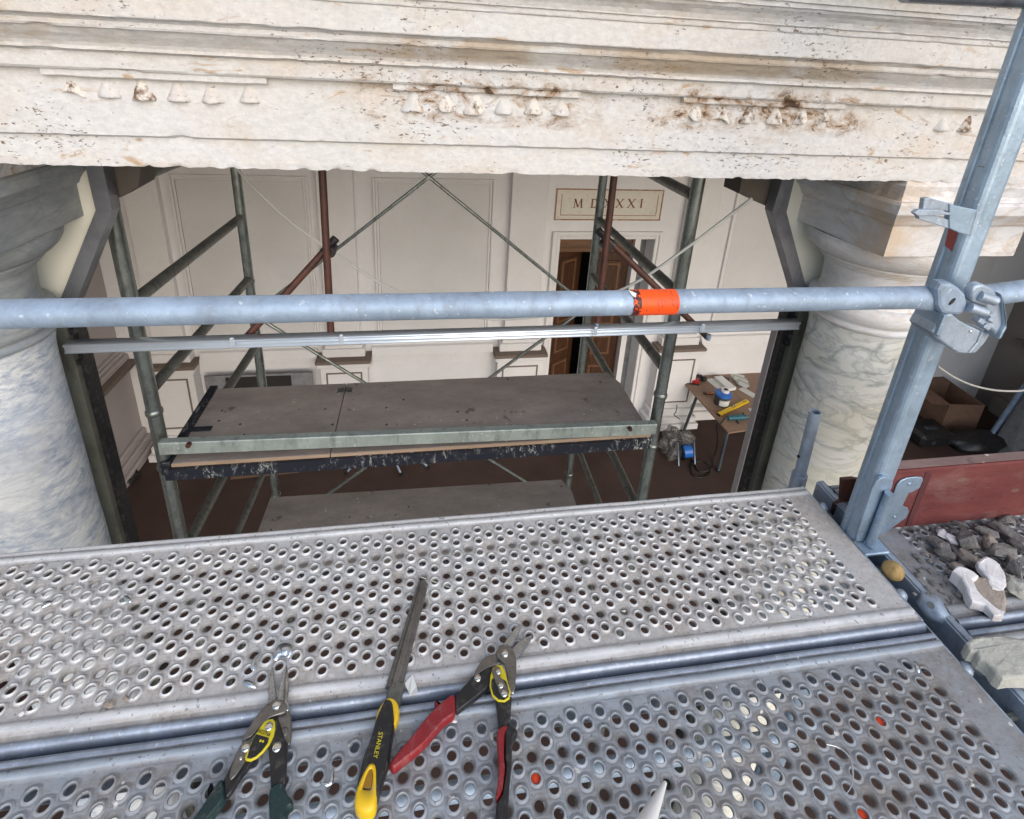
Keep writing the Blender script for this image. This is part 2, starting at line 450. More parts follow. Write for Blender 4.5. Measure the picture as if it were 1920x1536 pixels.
def splat():
    t = MT("navy_steel_splashed"); n = t.noise(9, 4, .6, t.coord((4,1,.7))); 
    w = t.ramp(t.noise(22, 7, .8, t.coord((2.6,1,1)), 1.0), [(.54,0),(.58,1)])
    g = t.ramp(t.noise(3.0, 4, .7), [(.46,0),(.60,1)])
    c = t.mix(t.math('MULTIPLY', w, g), (.015,.018,.03), (.6,.62,.6)); return t.set(c, .45, .2)
m_splat = splat()
m_door = wood("walnut_door", (.03,.013,.008), (.10,.045,.022), 1, 'z', .4)
m_doorf = wood("walnut_frame", (.09,.045,.022), (.20,.10,.05), 1, 'x', .45)
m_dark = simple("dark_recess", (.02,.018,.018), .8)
m_bluish = simple("grey_reveal", (.22,.22,.235), .8)
m_letter = simple("brown_paint", (.22,.07,.025), .7, 0, .3, 60)
m_bord = wall_mat("worn_brown_border", (.34,.17,.09), (.65,.58,.5), .9)
m_plaque = wall_mat("plaque_stucco", (.74,.70,.62), (.45,.33,.22), .35)
m_table = wood("plywood_top", (.22,.14,.095), (.31,.205,.145), 1.4, 'x', .6)
m_leg = simple("grey_blue_leg", (.10,.125,.15), .4, .6)
m_red = simple("red_plastic", (.42,.02,.02), .35)
m_redgrip = simple("red_grip", (.24,.012,.018), .5, 0, .12, 30, .0006)
m_black = simple("black_plastic", (.012,.012,.014), .4, 0, .2, 30)
m_white = simple("white_plastic", (.75,.75,.74), .35, 0, .05)
m_paper = simple("paper", (.62,.63,.60), .8, 0, .08)
m_paperg = simple("grey_paper", (.42,.44,.40), .8, 0, .25, 25)
m_blue = simple("blue_lid", (.02,.14,.5), .3, 0, .1)
m_tub = simple("dark_tub", (.06,.07,.08), .3)
m_yel = simple("yellow_plastic", (.78,.50,.01), .35, 0, .06)
m_teal = simple("teal_plastic", (.015,.11,.15), .45, 0, .2)
m_orange = simple("orange_plastic", (.65,.16,.02), .5)
m_green = simple("dark_green_grip", (.008,.03,.032), .5, 0, .2, 30, .0005)
m_chrome = simple("bright_rivet", (.75,.73,.68), .18, 1.0, .08)
m_tool = galv("tool_steel", (.22,.21,.20), (.08,.06,.05), .5, .3, .85, 40, False)
m_blade = galv("blade_steel", (.42,.43,.44), (.2,.2,.2), .3, .25, .9, 40, False)
m_cork = wood("turned_wood", (.30,.19,.07), (.52,.36,.15), 3, 'z', .6)
m_card = simple("cardboard", (.20,.115,.075), .8, 0, .15)
m_cable = simple("white_cable", (.55,.54,.50), .5, 0, .05)
m_wire = simple("grey_cable", (.58,.59,.57), .5, 0, .1)
m_bcable = simple("black_cable", (.012,.012,.012), .5)
m_bag = simple("clear_bag", (.16,.155,.15), .25, 0, .3, 9)
m_bag.node_tree.nodes["Principled BSDF"].inputs["Alpha"].default_value = .45
m_ground = simple("paving", (.28,.27,.25), .9, 0, .2, .8)
m_rock = simple("dark_rubble", (.19,.18,.17), .9, 0, .5, 22, .004)
m_rockw = marble("broken_marble_white", (.78,.78,.80), (.62,.57,.56), (.3,.3,.32), (.5,.3,0), .4, 5, 14)
m_rockt = simple("tan_stone", (.30,.255,.22), .85, 0, .25, 14, .004)
m_rockg = simple("pale_slab", (.42,.42,.38), .9, 0, .15, 12, .004)
m_leaf = simple("white_chip", (.72,.74,.72), .5, 0, .05)
def redboard():
    t = MT("red_board_paint"); n = t.noise(5, 7, .7, t.coord((1,3,3))); g = t.noise(26, 6, .7, t.coord((1,5,5)))
    c = t.mix(t.ramp(n, [(.35,0),(.7,1)]), (.10,.022,.024), (.165,.045,.042))
    c = t.mix(t.math('MULTIPLY', t.ramp(g, [(.55,0),(.72,1)]), .5), c, (.08,.03,.03))
    ds = t.ramp(t.noise(7, 7, .75, t.coord((1,1,2)), .4), [(.5,0),(.7,1)]); c = t.mix(t.math('MULTIPLY', ds, .35), c, (.22,.16,.15))
    kn_ = t.ramp(t.vor(7, t.coord((1,1,2))), [(.07,1),(.11,0)]); c = t.mix(t.math('MULTIPLY', kn_, .5), c, (.16,.13,.10))
    t.bump(g, .002, .6); return t.set(c, .75, 0, .3)
m_redb = redboard()
m_redt = board_mat("worn_board_edge", (.22,.15,.14))
def sticker():
    t = MT("orange_sticker"); tc = t.N("ShaderNodeTexCoord"); sx = t.N("ShaderNodeSeparateXYZ"); t.L(tc.outputs["Object"], sx.inputs[0])
    x = sx.outputs["X"]
    # printed blocks: fine bars gated by noise, and a black band at the left end
    n = t.noise(160, 3, .7, t.coord((1.6,.6,1.6))); bars = t.ramp(t.noise(420, 1, .4, t.coord((2.6,.18,.18))), [(.58,0),(.6,1)])
    gate = t.ramp(t.noise(38, 1, .4, t.coord((1,1,1.2))), [(.54,0),(.56,1)])
    band = t.math('MULTIPLY', t.math('LESS_THAN', x, -.024), t.ramp(n, [(.44,0),(.47,1)]))
    k = t.math('ADD', band, t.math('MULTIPLY', bars, t.math('MULTIPLY', gate, .75)), True)
    c = t.mix(k, (.95,.09,.005), (.05,.01,.01))
    sc = t.ramp(t.noise(60, 5, .8, None, 1.0), [(.70,0),(.72,1)]); c = t.mix(sc, c, (.75,.6,.55))
    dd = t.ramp(t.noise(30, 6, .7), [(.45,0),(.75,1)]); c = t.mix(t.math('MULTIPLY', dd, .35), c, (.45,.08,.03)); t.bump(t.noise(45, 4, .6), .0015, .5)
    return t.set(c, .42, 0, .4)
m_stick = sticker()

# ------------------------------------------------------------------ setting
g = MB(); g.add([(-60,-60,-5.2),(60,-60,-5.2),(60,60,-5.2),(-60,60,-5.2)], [(0,1,2,3)])
tag(g.build("ground", m_ground), kind='structure')
XRpx = (1866,655); FZ = -4.2; YW = 6.30; XL = -3.86; XR = 9.2; CZ = 1.0
XR = aty(*XRpx, YW).x
b = MB(); b.box((XL-.3,1.0,FZ-.3),(XR+.3,YW+2.6,FZ)); tag(b.build("room_floor", m_floor), kind='structure')
b = MB(); b.box((XL-.3,1.66,CZ),(XR+.3,YW+2.6,CZ+.3)); tag(b.build("room_ceiling", m_wall), kind='structure')

b = MB(); b.box((7.8,1.40,FZ),(XR+.3,1.655,.66)); tag(b.build("light_block_wall", m_stone, None, (7.8,1.4,FZ)), "plain stone wall added unseen beyond the right bay to darken the room", "wall")  # unseen wall, added to keep daylight out of the room's right side
b = MB(); b.box((XL-.3,1.40,FZ),(-2.9,1.655,.66)); tag(b.build("light_block_wall", m_stone, None, (-2.9,1.4,FZ)), "plain stone wall added unseen beyond the left bay to darken the room", "wall")  # its unseen partner on the left, added to cut the room light
# ------------------------------------------------------------------ entablature
def zpx(py, Y): return 0.92 + aty(960, py, 1.0).z*Y - 0.92*Y if False else CAM.z + (ray(960, py).z/ray(960, py).y)*Y
prof = [(1.62, zpx(328,1.2)+.004), (1.205, zpx(328,1.2)+.003), (1.198, zpx(327,1.2)), (1.198, zpx(277,1.2)), (1.186, zpx(274,1.19)), (1.184, zpx(168.5,1.18)),
        (1.164, zpx(167,1.165)), (1.160, zpx(163,1.16)), (1.160, zpx(137,1.16)), (1.152, zpx(133.5,1.155)), (1.146, zpx(133,1.146)), (1.1471, zpx(127,1.1471)),
        (1.1443, zpx(121,1.1443)), (1.1378, zpx(114,1.1378)), (1.13, zpx(107,1.13)), (1.124, zpx(101,1.124)), (1.1212, zpx(97.5,1.1212)), (1.1141, zpx(96.3,1.1141)),
        (1.1119, zpx(92,1.1119)), (1.1119, zpx(84,1.1119)), (1.1075, zpx(80,1.1075)), (1.0992, zpx(76.5,1.0992)), (1.0981, zpx(74,1.0981)), (1.0981, zpx(27,1.0981)),
        (1.0943, zpx(25,1.0943)), (1.0932, zpx(22,1.0932)), (1.0932, zpx(14,1.0932)), (1.0882, zpx(12,1.0882)), (1.0877, zpx(9,1.0877)), (1.0844, zpx(0,1.0844)), (1.0778, zpx(-10,1.0778)),
        (1.069, zpx(-18,1.069)), (1.0657, zpx(-24,1.0657)), (1.0602, zpx(-26,1.0602)), (1.0591, zpx(-36,1.0591)), (1.0536, zpx(-38,1.0536)), (1.0519, zpx(-64,1.0519)), (1.041, zpx(-66,1.041)), (1.019, zpx(-80,1.019)), (1.0079, zpx(-96,1.0079)), (1.0025, zpx(-110,1.0025)), (1.62, zpx(-112,.9)+.02)]
dens = []; corner = []
for i in range(len(prof)-1):
    a, c = Vector(prof[i]), Vector(prof[i+1]); L = (c-a).length; n = max(1, int(L/.009)) if 0 < i < len(prof)-2 else 6
    for k in range(n):
        t_ = k/n; dens.append(a.lerp(c, t_)); dcorn = min(t_*L, (1-t_)*L); corner.append(math.exp(-dcorn/.006))
dens.append(Vector(prof[-1])); corner.append(1)
X0, X1, DX = -4.1, 6.5, .010
nx = int((X1-X0)/DX)+1; m = len(dens)
# outward normal of profile (towards -y)
nrm = []
for i in range(m):
    d = (dens[min(i+1,m-1)]-dens[max(i-1,0)]); nn = Vector((-d.y, d.x)); nn = nn.normalized() if nn.length else Vector((-1,0)); nrm.append(nn)
vs = []
for ix in range(nx):
    x = X0+ix*DX
    for j in range(m):
        p = dens[j]; q = Vector((x, p.x*1.0, p.y))
        big = noise.noise(q*3.0)*.0006
        sm = noise.noise(q*26)*.0007
        pitz = max(0, noise.noise(q*2.3+Vector((9,3,1)))+.15)
        pit = max(0, noise.noise(Vector((x*34, q.y*60, q.z*60)))-.30)*pitz*.010
        ch = max(0, noise.noise(Vector((x*17, j*.35, 4.1)))-.22)*corner[j]*.009
        ch += abs(noise.noise(Vector((x*60, j*.2, 1.7))))*corner[j]*.0016
        if p.y < zpx(322,1.2) and p.x < 1.3: ch += max(0, noise.noise(Vector((x*38, 2.2, 7.7)))-.16)*.013+abs(noise.noise(Vector((x*90, 2.2, 7.7))))*.004
        dd = big+sm-pit-ch
        vs.append((x, p.x+nrm[j].x*dd*(1 if p.x < 1.5 else 0), p.y+nrm[j].y*dd + 0))
fs = [(ix*m+j, (ix+1)*m+j, (ix+1)*m+j+1, ix*m+j+1) for ix in range(nx-1) for j in range(m-1)]
ent = thing("entablature", "cream travertine entablature with stepped mouldings running across the top", "entablature", (0.4, 1.4, .67))
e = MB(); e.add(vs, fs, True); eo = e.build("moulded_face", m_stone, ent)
try:
    eo.data.polygons.foreach_set("use_smooth", [True]*len(eo.data.polygons)); 
except Exception: pass
ecn = [k for k in range(m) if corner[k] > .985]
ev = np.empty(len(eo.data.edges)*2, dtype=np.int32); eo.data.edges.foreach_get("vertices", ev); ev = ev.reshape(-1, 2)
shp = np.isin(ev[:,0] % m, ecn) & ((ev[:,0] % m) == (ev[:,1] % m))
at_ = eo.data.attributes.new("sharp_edge", 'BOOLEAN', 'EDGE'); at_.data.foreach_set("value", shp)
ztop = prof[-1][1]
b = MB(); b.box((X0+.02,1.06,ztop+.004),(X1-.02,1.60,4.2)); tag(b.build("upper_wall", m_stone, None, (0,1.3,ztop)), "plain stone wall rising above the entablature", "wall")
# regulae and guttae (little tapered drops hanging in rows)
def gmesh(seed, broken):
    b = MB(); pr = [(.003,.004),(.010,.002),(.014,-.004),(.021,-.024),(.0270,-.039),(.0260,-.0425),(.004,-.044)]
    prof2 = []
    for k in range(len(pr)-1):
        for q in range(3): prof2.append((pr[k][0]+(pr[k+1][0]-pr[k][0])*q/3, pr[k][1]+(pr[k+1][1]-pr[k][1])*q/3))
    prof2.append(pr[-1]); b.lathe(prof2, (0,0,0), 28)
    out = []
    for v in b.v:
        q = Vector(v); d = noise.noise_vector(q*55+Vector((seed*3.1,)*3))*.0022
        if broken:
            k = max(0, noise.noise(q*30+Vector((seed*7.7,)*3))+.12); q = q*(1-k*broken)
        out.append(tuple(q+d))
    b.v = out
    return b
def stained(name, k):
    t = MT(name); n = t.noise(45, 5, .7)
    c = t.mix(t.ramp(n, [(.52-.10*k, 0), (.66-.06*k, 1)]), (.72,.68,.63), (.17,.10,.06)); t.bump(t.noise(60,5,.7), .004)
    return t.set(c, .85, 0, .3)
m_st1 = stained("stained_drop", .1); m_st2 = stained("blackened_drop", 1.0)
gm = [gmesh(1, .06).mesh("gutta", m_stone), gmesh(2, .22).mesh("gutta", m_stone), gmesh(3, .3).mesh("gutta", m_st1), gmesh(4, .4).mesh("gutta", m_st2)]
groups = [([130,198,264,331,396,466],[160,163,167,170,175,180],[2,0,3,0,1,0]), ([773,835,892,947,1002,1053],[191,192,190,195,196,198],[1,2,2,1,2,1]),
          ([1305,1355,1407,1457,1507,1548],[212,214,216,217,222,224],[2,2,3,2,2,3]), ([1773,1817],[228,232],[1,3])]
for gi, (xs, ys, kk) in enumerate(groups):
    px = [aty(x, y, 1.178) for x, y in zip(xs, ys)]
    zt = zpx(167, 1.17)
    if gi < 3:
        x0, x1 = px[0].x-.04, px[-1].x+.04
        rb = MB(); n = 60
        rb.v = []; sec = [(1.19, zt+.002), (1.169, zt+.002), (1.169, zt-.012), (1.171, zt-.014), (1.19, zt-.015)]
        vv = []
        for k in range(n+1):
            x = x0+(x1-x0)*k/n
            for (yy, zz) in sec:
                w = max(0, noise.noise(Vector((x*25, yy*9, gi*3.3))))*(.010 if gi else .003)
                vv.append((x, yy+w*(yy < 1.18)*.8, zz+w*(zz < zt)*.6))
        ff = [(k*5+j, (k+1)*5+j, (k+1)*5+(j+1)%5, k*5+(j+1)%5) for k in range(n) for j in range(5)]+[(0,1,2,3,4), tuple(n*5+j for j in range(5))[::-1]]
        rb.add(vv, ff); rb.build("regula", m_stone, ent)
    for p, k in zip(px, kk):
        shared("gutta", gm[k], (p.x, 1.197, zt-.0135), ent, (0,0,random.uniform(0,6)), (random.uniform(.92,1.08),)*3)

# ------------------------------------------------------------------ columns with capitals
def column(ax, ay, a, mS, mC, label):
    th = thing("column", label, "column", (ax, ay, FZ))
    R = .150
    pr = [(R*1.05, FZ+.001)]
    for k in range(1, 40): pr.append((R*(1.04-.04*k/40), FZ+(.05-FZ)*k/40))
    pr += [(R, .05), (R+.003, .10), (R+.009, .13), (R+.012, .145)]
    s = MB(); s.lathe(pr, (ax, ay, 0), 72)
    s.v = [tuple(Vector(v)+noise.noise_vector(Vector(v)*11)*.0022) for v in s.v]
    s.build("shaft", mS, th)
    A = [(R+.012,.145),(R+.019,.148),(R+.020,.162),(R+.013,.166),(R+.013,.172),(R+.021,.178),(R+.026,.189),(R+.028,.205),(R+.025,.221),(R+.017,.231),(R+.004,.234)]
    MB().lathe(A, (ax, ay, 0), 72).build("astragal", mC, th)
    NK = [(R+.004,.234),(R+.0005,.246),(R-.001,.27),(R+.001,.31),(R+.006,.342)]
    MB().lathe(NK, (ax, ay, 0), 72).build("necking", mC, th)
    for r_, z0, z1 in ((.160,.342,.352),(.170,.352,.363),(.180,.363,.374)):
        MB().lathe([(r_-.03,z0+.0003),(r_-.002,z0+.0003),(r_,z0+.002),(r_,z1-.002),(r_-.002,z1),(r_-.03,z1)], (ax, ay, 0), 72).build("annulet", mC, th)
    EC = [(.175,.3745),(.190,.378),(.205,.388),(.219,.402),(.228,.418),(.232,.436),(.228,.4495)]
    MB().lathe(EC, (ax, ay, 0), 72).build("echinus", mC, th)
    # abacus: moulded square slab
    ab = MB()
    P = [(a-.004,.4505),(a,.453),(a,.546),(a+.006,.5475),(a+.010,.553),(a+.014,.562),(a+.022,.574),(a+.030,.583),(a+.031,.5855),(a+.036,.587),(a+.036,.612),(a+.03,.6195)]
    vv = []; n = 14
    for (h, z) in P:
        for side in range(4):
            for k in range(n):
                t_ = -1+2*k/n
                c_ = [(t_*h, -h), (h, t_*h), (-t_*h, h), (-h, -t_*h)][side]
                vv.append(Vector((ax+c_[0], ay+c_[1], z)))
    N = 4*n
    ff = [(k*N+i, k*N+(i+1)%N, (k+1)*N+(i+1)%N, (k+1)*N+i) for k in range(len(P)-1) for i in range(N)]
    ff += [tuple(range(N))[::-1], tuple((len(P)-1)*N+i for i in range(N))]
    vv = [v+noise.noise_vector(v*14)*.0025 for v in vv]
    ab.add(vv, ff); ab.build("abacus", mC, th)
    # broken bedding course between abacus and architrave
    bd = MB(); n = 40; vv = []
    for zz, inn in ((.618, 0.0), (.633, .004), (.648, .001), (.662, -.004), (.676, .012)):
        for i in range(n*4):
            t_ = (i % n)/n*2-1; side = i//n; h = a+.020-inn
            c_ = [(t_*h, -h), (h, t_*h), (-t_*h, h), (-h, -t_*h)][side]
            p = Vector((ax+c_[0], ay+c_[1], zz)); w = noise.noise(p*9)*.016+noise.noise(p*30)*.008
            vv.append(p+Vector((-c_[0], -c_[1], 0)).normalized()*(abs(w)+.004))
    N = 4*n
    ff = [(k*N+i, k*N+(i+1)%N, (k+1)*N+(i+1)%N, (k+1)*N+i) for k in range(4) for i in range(N)]+[tuple(range(N))[::-1], tuple(4*N+i for i in range(N))]
    bd.add(vv, ff); bd.build("bedding_block", m_stone if ax < 0 else mC, th)
    b2 = MB(); b2.lathe([(R*1.35,FZ),(R*1.38,FZ+.05),(R*1.3,FZ+.09),(R*1.15,FZ+.11),(R*1.2,FZ+.15),(R*1.08,FZ+.19)], (ax, ay, 0), 48); b2.build("base", mC, th)
    return th
column(-1.19, 1.428, .237, m_marL, m_capL, "blue grey mottled marble column with grey capital, at the left of the opening")
column(1.524, 1.428, .222, m_marR, m_capR, "cream veined marble column with orange stained capital corner, behind the tall post")
# orange weathered corner on the right capital is a stain of its own shape: handled in the marble of the corner block
# ------------------------------------------------------------------ steel frames and cream boards in the opening
def strip(pts, wx, y0, y1, parent, name, mat):
    """polyline in x,z swept as flat bar; pts are (x_left, x_right, z)"""
    b = MB(); vv = []
    for xl, xr, z in pts: vv += [(xl,y0,z),(xr,y0,z),(xr,y1,z),(xl,y1,z)]
    n = len(pts); ff = [(k*4+i, k*4+(i+1)%4, (k+1)*4+(i+1)%4, (k+1)*4+i) for k in range(n-1) for i in range(4)]+[(0,1,2,3), tuple((n-1)*4+i for i in (3,2,1,0))]
    b.add(vv, ff); return b.build(name, mat, parent)
fl = thing("window_surround", "dark raw steel window frame bent around the blue grey column", "steel frame", (-1.08,1.58,FZ))
strip([(-.911,-.867,.70),(-.909,-.867,.474)], 0, 1.555, 1.60, fl, "upper_bar", m_steel)
strip([(-.909,-.867,.4735),(-1.055,-1.010,.201),(-1.098,-1.057,.112)], 0, 1.555, 1.60, fl, "slanted_bar", m_steel)
strip([(-1.108,-1.060,.1115),(-1.108,-1.060,FZ)], 0, 1.555, 1.60, fl, "lower_bar", m_oliv)
strip([(-1.059,-1.045,.15),(-1.059,-1.045,FZ)], 0, 1.575, 1.62, fl, "rebate", m_black)
strip([(-.93,1.26,.612),(-.93,1.26,.650)], 0, 1.56, 1.64, fl, "head_bar", m_steel)
for z in (.02,-.03,.08): MB().box((-1.058,1.56,z),(-1.046,1.575,z+.02)).build("hinge_lug", m_black, fl)
fr = thing("window_surround", "dark raw steel window frame bent around the cream veined column", "steel frame", (1.4,1.58,FZ))
strip([(1.195,1.239,.611),(1.186,1.239,.486)], 0, 1.555, 1.60, fr, "upper_bar", m_steel)
strip([(1.186,1.239,.4855),(1.341,1.389,.206),(1.385,1.436,.12)], 0, 1.555, 1.60, fr, "slanted_bar", m_steel)
strip([(1.392,1.442,.1195),(1.392,1.442,FZ)], 0, 1.555, 1.60, fr, "lower_bar", m_oliv)
strip([(1.362,1.391,.15),(1.362,1.391,FZ)], 0, 1.575, 1.62, fr, "rebate", m_black)
strip([(1.356,1.3615,.0),(1.356,1.3615,FZ)], 0, 1.60, 1.63, fr, "cover_strip", m_wallL)
for z in (.0,-.05,.05): MB().box((1.375,1.56,z),(1.391,1.574,z+.025)).build("hinge_lug", m_black, fr)
cp = MB(); cp.prism([(-.91,.64),(-.908,.474),(-1.054,.20),(-1.09,.12),(-1.3,.12),(-1.3,.64)], 1.575, 1.585, 'y')
tag(cp.build("infill_board", m_cream), "cream infill board cut around the left grey capital", "board")
cp = MB(); cp.prism([(1.236,.64),(1.236,.485),(1.386,.206),(1.43,.12),(1.6,.12),(1.6,.64)], 1.575, 1.585, 'y')
tag(cp.build("infill_board", m_cream), "cream infill board cut around the right orange stained capital", "board")
# gusset plates at the frame heads
def poly_y(pts, Y, th, name, mat, parent=None):
    P = [aty(x, y, Y) for x, y in pts]
    return MB().prism([(p.x, p.z) for p in P], Y, Y+th, 'y').build(name, mat, parent)
m_gus = simple("brown_grey_plate", (.10,.085,.07), .7, 0, .2, 8)
poly_y([(196,312),(264,312),(259,350),(213,376)], 1.605, .10, "gusset_plate", m_gus, fl)
poly_y([(1393,325),(1463,325),(1447,391),(1386,362)], 1.605, .10, "gusset_plate", m_gus, fr)

# ------------------------------------------------------------------ bright channel rail across the opening
rl = thing("channel_rail", "shiny zinc channel rail spanning between the two steel frames", "rail", (.15,1.5,.05))
def bar2(b, p0, p1, h, d, lip=True):
    p0 = Vector(p0); p1 = Vector(p1); dx = (p1-p0)
    sec = []
    for k in range(7): a = math.radians(-90+k*30); sec.append((.005-math.cos(a)*.0035, -h/2+.0035+math.sin(a)*.0035))
    sec += [(.0045,-h/2+.008),(.0045,h/2-.009)]
    for k in range(7): a = math.radians(-90+k*30); sec.append((.005-math.cos(a)*.0045, h/2-.0045+math.sin(a)*.0045))
    sec += [(d,h/2+.003),(d,-h/2)]
    vv = [(p.x, p.y+s_[0], p.z+s_[1]) for p in (p0, p1) for s_ in sec]; n = len(sec)
    b.add(vv, [(i, (i+1)%n, n+(i+1)%n, n+i) for i in range(n)]+[tuple(range(n)), tuple(range(2*n-1, n-1, -1))], True)
    return b
zl, zr = aty(140,656,1.5).z, aty(1480,613,1.5).z
bar2(MB(), (-1.045,1.5,zl), (1.362,1.5,zr), .031, .030).build("channel", m_alu, rl)
for x in (435,640,1117,1318):
    p = aty(x, 640-(x-435)*.03, 1.497); MB().bbox((p.x-.006,1.494,p.z-.018),(p.x+.006,1.503,p.z+.012),.002).build("clip", m_alu, rl)

# ------------------------------------------------------------------ rust red poles fixed to the rail
def pole(a, b_, Y0, Y1, r, mat, name, parent, n=16):
    p, q = aty(*a, Y0), aty(*b_, Y1); return MB().tube(p, q, r, n).build(name, mat, parent)
for (top, bot, d0, d1, lab) in (((603,300),(621,632),(630,447),(459,636),"rusty red brace pole with a slanting arm, left of the centre"),
                               ((1155,300),(1119,612),(1121,432),(1328,634),"rusty red brace pole with a slanting arm, in front of the door")):
    base = aty(*bot, 1.54); th = thing("brace_pole", lab, "pole", base)
    pole(top, bot, 1.56, 1.54, .0115, m_rust, "upright", th)
    mid = ((d0[0]*.86+d1[0]*.14), (d0[1]*.86+d1[1]*.14))
    pole(d0, mid, 1.60, 1.592, .0135, m_black, "arm_socket", th)
    pole(mid, d1, 1.590, 1.55, .0115, m_rust, "slanting_arm", th)
    c_ = aty(*((621,470) if bot[0] < 700 else (1136,462)), 1.575); MB().tube(c_-Vector((0,.02,0)), c_+Vector((0,.03,0)), .017, 12).build("swivel", m_black, th)
    for q in (bot, d1):
        p = aty(q[0], q[1]-2, 1.535); MB().tube(p-Vector((0,0,.012)), p+Vector((0,0,.010)), .009, 6).build("bolt", m_post, th)

# ------------------------------------------------------------------ inner scaffold
def ringed(p0, p1, r, mat, rings, parent, name="standard"):
    b = MB().tube(p0, p1, r, 22); o = b.build(name, mat, parent)
    for z in rings:
        t_ = (z-p0.z)/(p1.z-p0.z); c = p0.lerp(p1, t_)
        MB().lathe([(r,-.012),(r+.004,-.010),(r+.005,0),(r+.0035,.006),(r,.010)], c, 22).build("collar", mat, o)
    return o
XLf, XLb, XRf, XRb = -.949, -.915, .976, .983
Y1, Y2 = 1.70, 2.70
tower = thing("scaffold_tower", "green grey tubular scaffold tower standing inside the opening", "scaffold", (0, 2.2, FZ))
def side_frame(xf, xb, ringsf, ringsb):
    ringed(Vector((xf,Y1,FZ)), Vector((xf,Y1,1.0-.01)), .0235, m_dgal, ringsf, tower)
    ringed(Vector((xb,Y2,FZ)), Vector((xb,Y2,1.0-.01)), .0235, m_dgal, ringsb, tower)
    for z in (.50,.115,-.225,-.62,-.985,-1.39,-2.0,-2.6,-3.6):
        MB().tube((xf,Y1+.023,z),(xb,Y2-.023,z), .021 if z > -1 else .017, 14).build("ledger", m_dled if z > -1.5 else m_dgal, tower)
side_frame(XLf, XLb, [-.31,-.55,-1.6], [-.24,-1.7])
side_frame(XRf, XRb, [-.345,-.60,-1.6], [-.44,-1.7])
def zat(px, py, Y): return aty(px, py, Y).z
zc = zat(800,333,2.72); zn = zat(476,583,2.72)
for zmid, half in ((zc, zc-zn), (zn-(zc-zn)-.05, zc-zn), (-2.6, .6)):
    for sg in (-1, 1):
        bt = MB().tube((XLb+.02, 2.73+.004*sg, zmid-sg*half), (XRb-.02, 2.73+.004*sg, zmid+sg*half), .0095, 10).build("cross_brace", m_dgal, tower)
    MB().tube((.03,2.70,zmid),(.03,2.76,zmid), .012, 10).build("rivet", m_dgal, bt)
pl, pr_ = aty(301,836,1.66), aty(1228,800,1.66)
rotb = Matrix.Rotation(-math.atan2(pr_.z-pl.z, pr_.x-pl.x), 3, 'Y')
c_ = (pl+pr_)/2; hl = (pr_.x-pl.x)/2
fb = MB().bbox((c_.x-hl,1.640,c_.z-.026),(c_.x+hl,1.672,c_.z+.026),.003,rotb,c_).build("front_bar", m_bar, tower)
for x, y in ((355,832),(1180,802)):
    p = aty(x, y, 1.638); MB().tube(p, p+Vector((0,-.014,0)), .009, 8).build("pin", m_rust, fb)
# platform boards
def platform(pts, z, label, loc, m1, groove=None):
    th = thing("platform_board", label, "board", loc, "plywood platforms of the indoor scaffold")
    return th
zp = -.515
pb = thing("platform_board", "upper grey brown plywood platform with splashed navy steel edge", "platform", (0,1.9,zp), "plywood platforms of the indoor scaffold")
A = [atz(352,816,zp), atz(408,720,zp), atz(1165,700,zp), atz(1212,790,zp)]
xl = -.912; xr = .945; yb = 2.125; yf = 1.665; xm = -.352
for (a_, c2, nm) in ((xl, xm-.0015, "board"), (xm+.0015, xr, "board")):
    q = [(a_+(.004 if a_ == xl else 0), yf), (c2, yf), (c2-(.0 if c2 != xr else .0), yb-(.0 if c2 != xr else .09)), (c2-(.0 if c2 != xr else .035), yb), (a_+(.0 if a_ != xl else .0), yb)]
    MB().prism(q, zp-.016, zp, 'z', .001).build(nm, m_brd, pb)
    MB().box((a_+.002, yf-.0015, zp-.0155),(c2-.002, yf-.0005, zp-.0015)).build("raw_edge", m_woode, pb)
MB().box((xl-.02,yf-.014,zp-.065),(xr,yf-.003,zp-.0165)).build("edge_channel", m_splat, pb)
MB().box((xl-.035,yf,zp-.05),(xl-.004,yb+.02,zp+.004)).build("hook_bar", m_splat, pb)
MB().box((xl-.004,yf+.17,zp+.0005),(xl+.075,yf+.195,zp+.006)).build("slot", m_blk, pb)
hg = MB()
for dx_ in (-.018, .018):
    hg.bbox((xm+dx_-.015, yb-.075, zp+.0003),(xm+dx_+.013, yb-.035, zp+.003),.001)
hg.build("hinge", m_dled, pb)
zq = -1.55
lb = thing("platform_board", "lower grey plywood platform seen just past the steel decks", "platform", (0,2.3,zq), "plywood platforms of the indoor scaffold")
q = [(-.90,2.02),(.90,2.02),(.905,2.40),(.865,2.50),(-.89,2.53)]
MB().prism(q, zq-.016, zq, 'z', .001).build("board", m_brd2, lb)
MB().box((-.90,2.008,zq-.06),(.90,2.0195,zq-.002)).build("edge_channel", m_splat, lb)

# slack grey cable across the opening
pts = [aty(430,300,2.3), aty(470,345,2.28), aty(540,412,2.25), aty(620,470,2.22), aty(700,523,2.2), aty(760,553,2.15), aty(830,580,2.1), aty(900,597,2.05), aty(970,598,2.0), aty(1040,588,1.95), aty(1120,562,1.85), aty(1200,525,1.75), aty(1290,463,1.66), aty(1350,418,1.62), aty(1410,372,1.60)]
def smooth(pts, n=6):
    out = []
    for i in range(len(pts)-1):
        p0 = pts[max(i-1,0)]; p1 = pts[i]; p2 = pts[i+1]; p3 = pts[min(i+2,len(pts)-1)]
        for k in range(n):
            t_ = k/n; out.append(.5*((2*p1)+(p2-p0)*t_+(2*p0-5*p1+4*p2-p3)*t_*t_+(3*p1-p0-3*p2+p3)*t_**3))
    out.append(pts[-1]); return out
tag(MB().path(smooth(pts), .0058, 8).build("slack_cable", m_wire), "slack grey cable drooping across the opening in front of the pale wall", "cable")

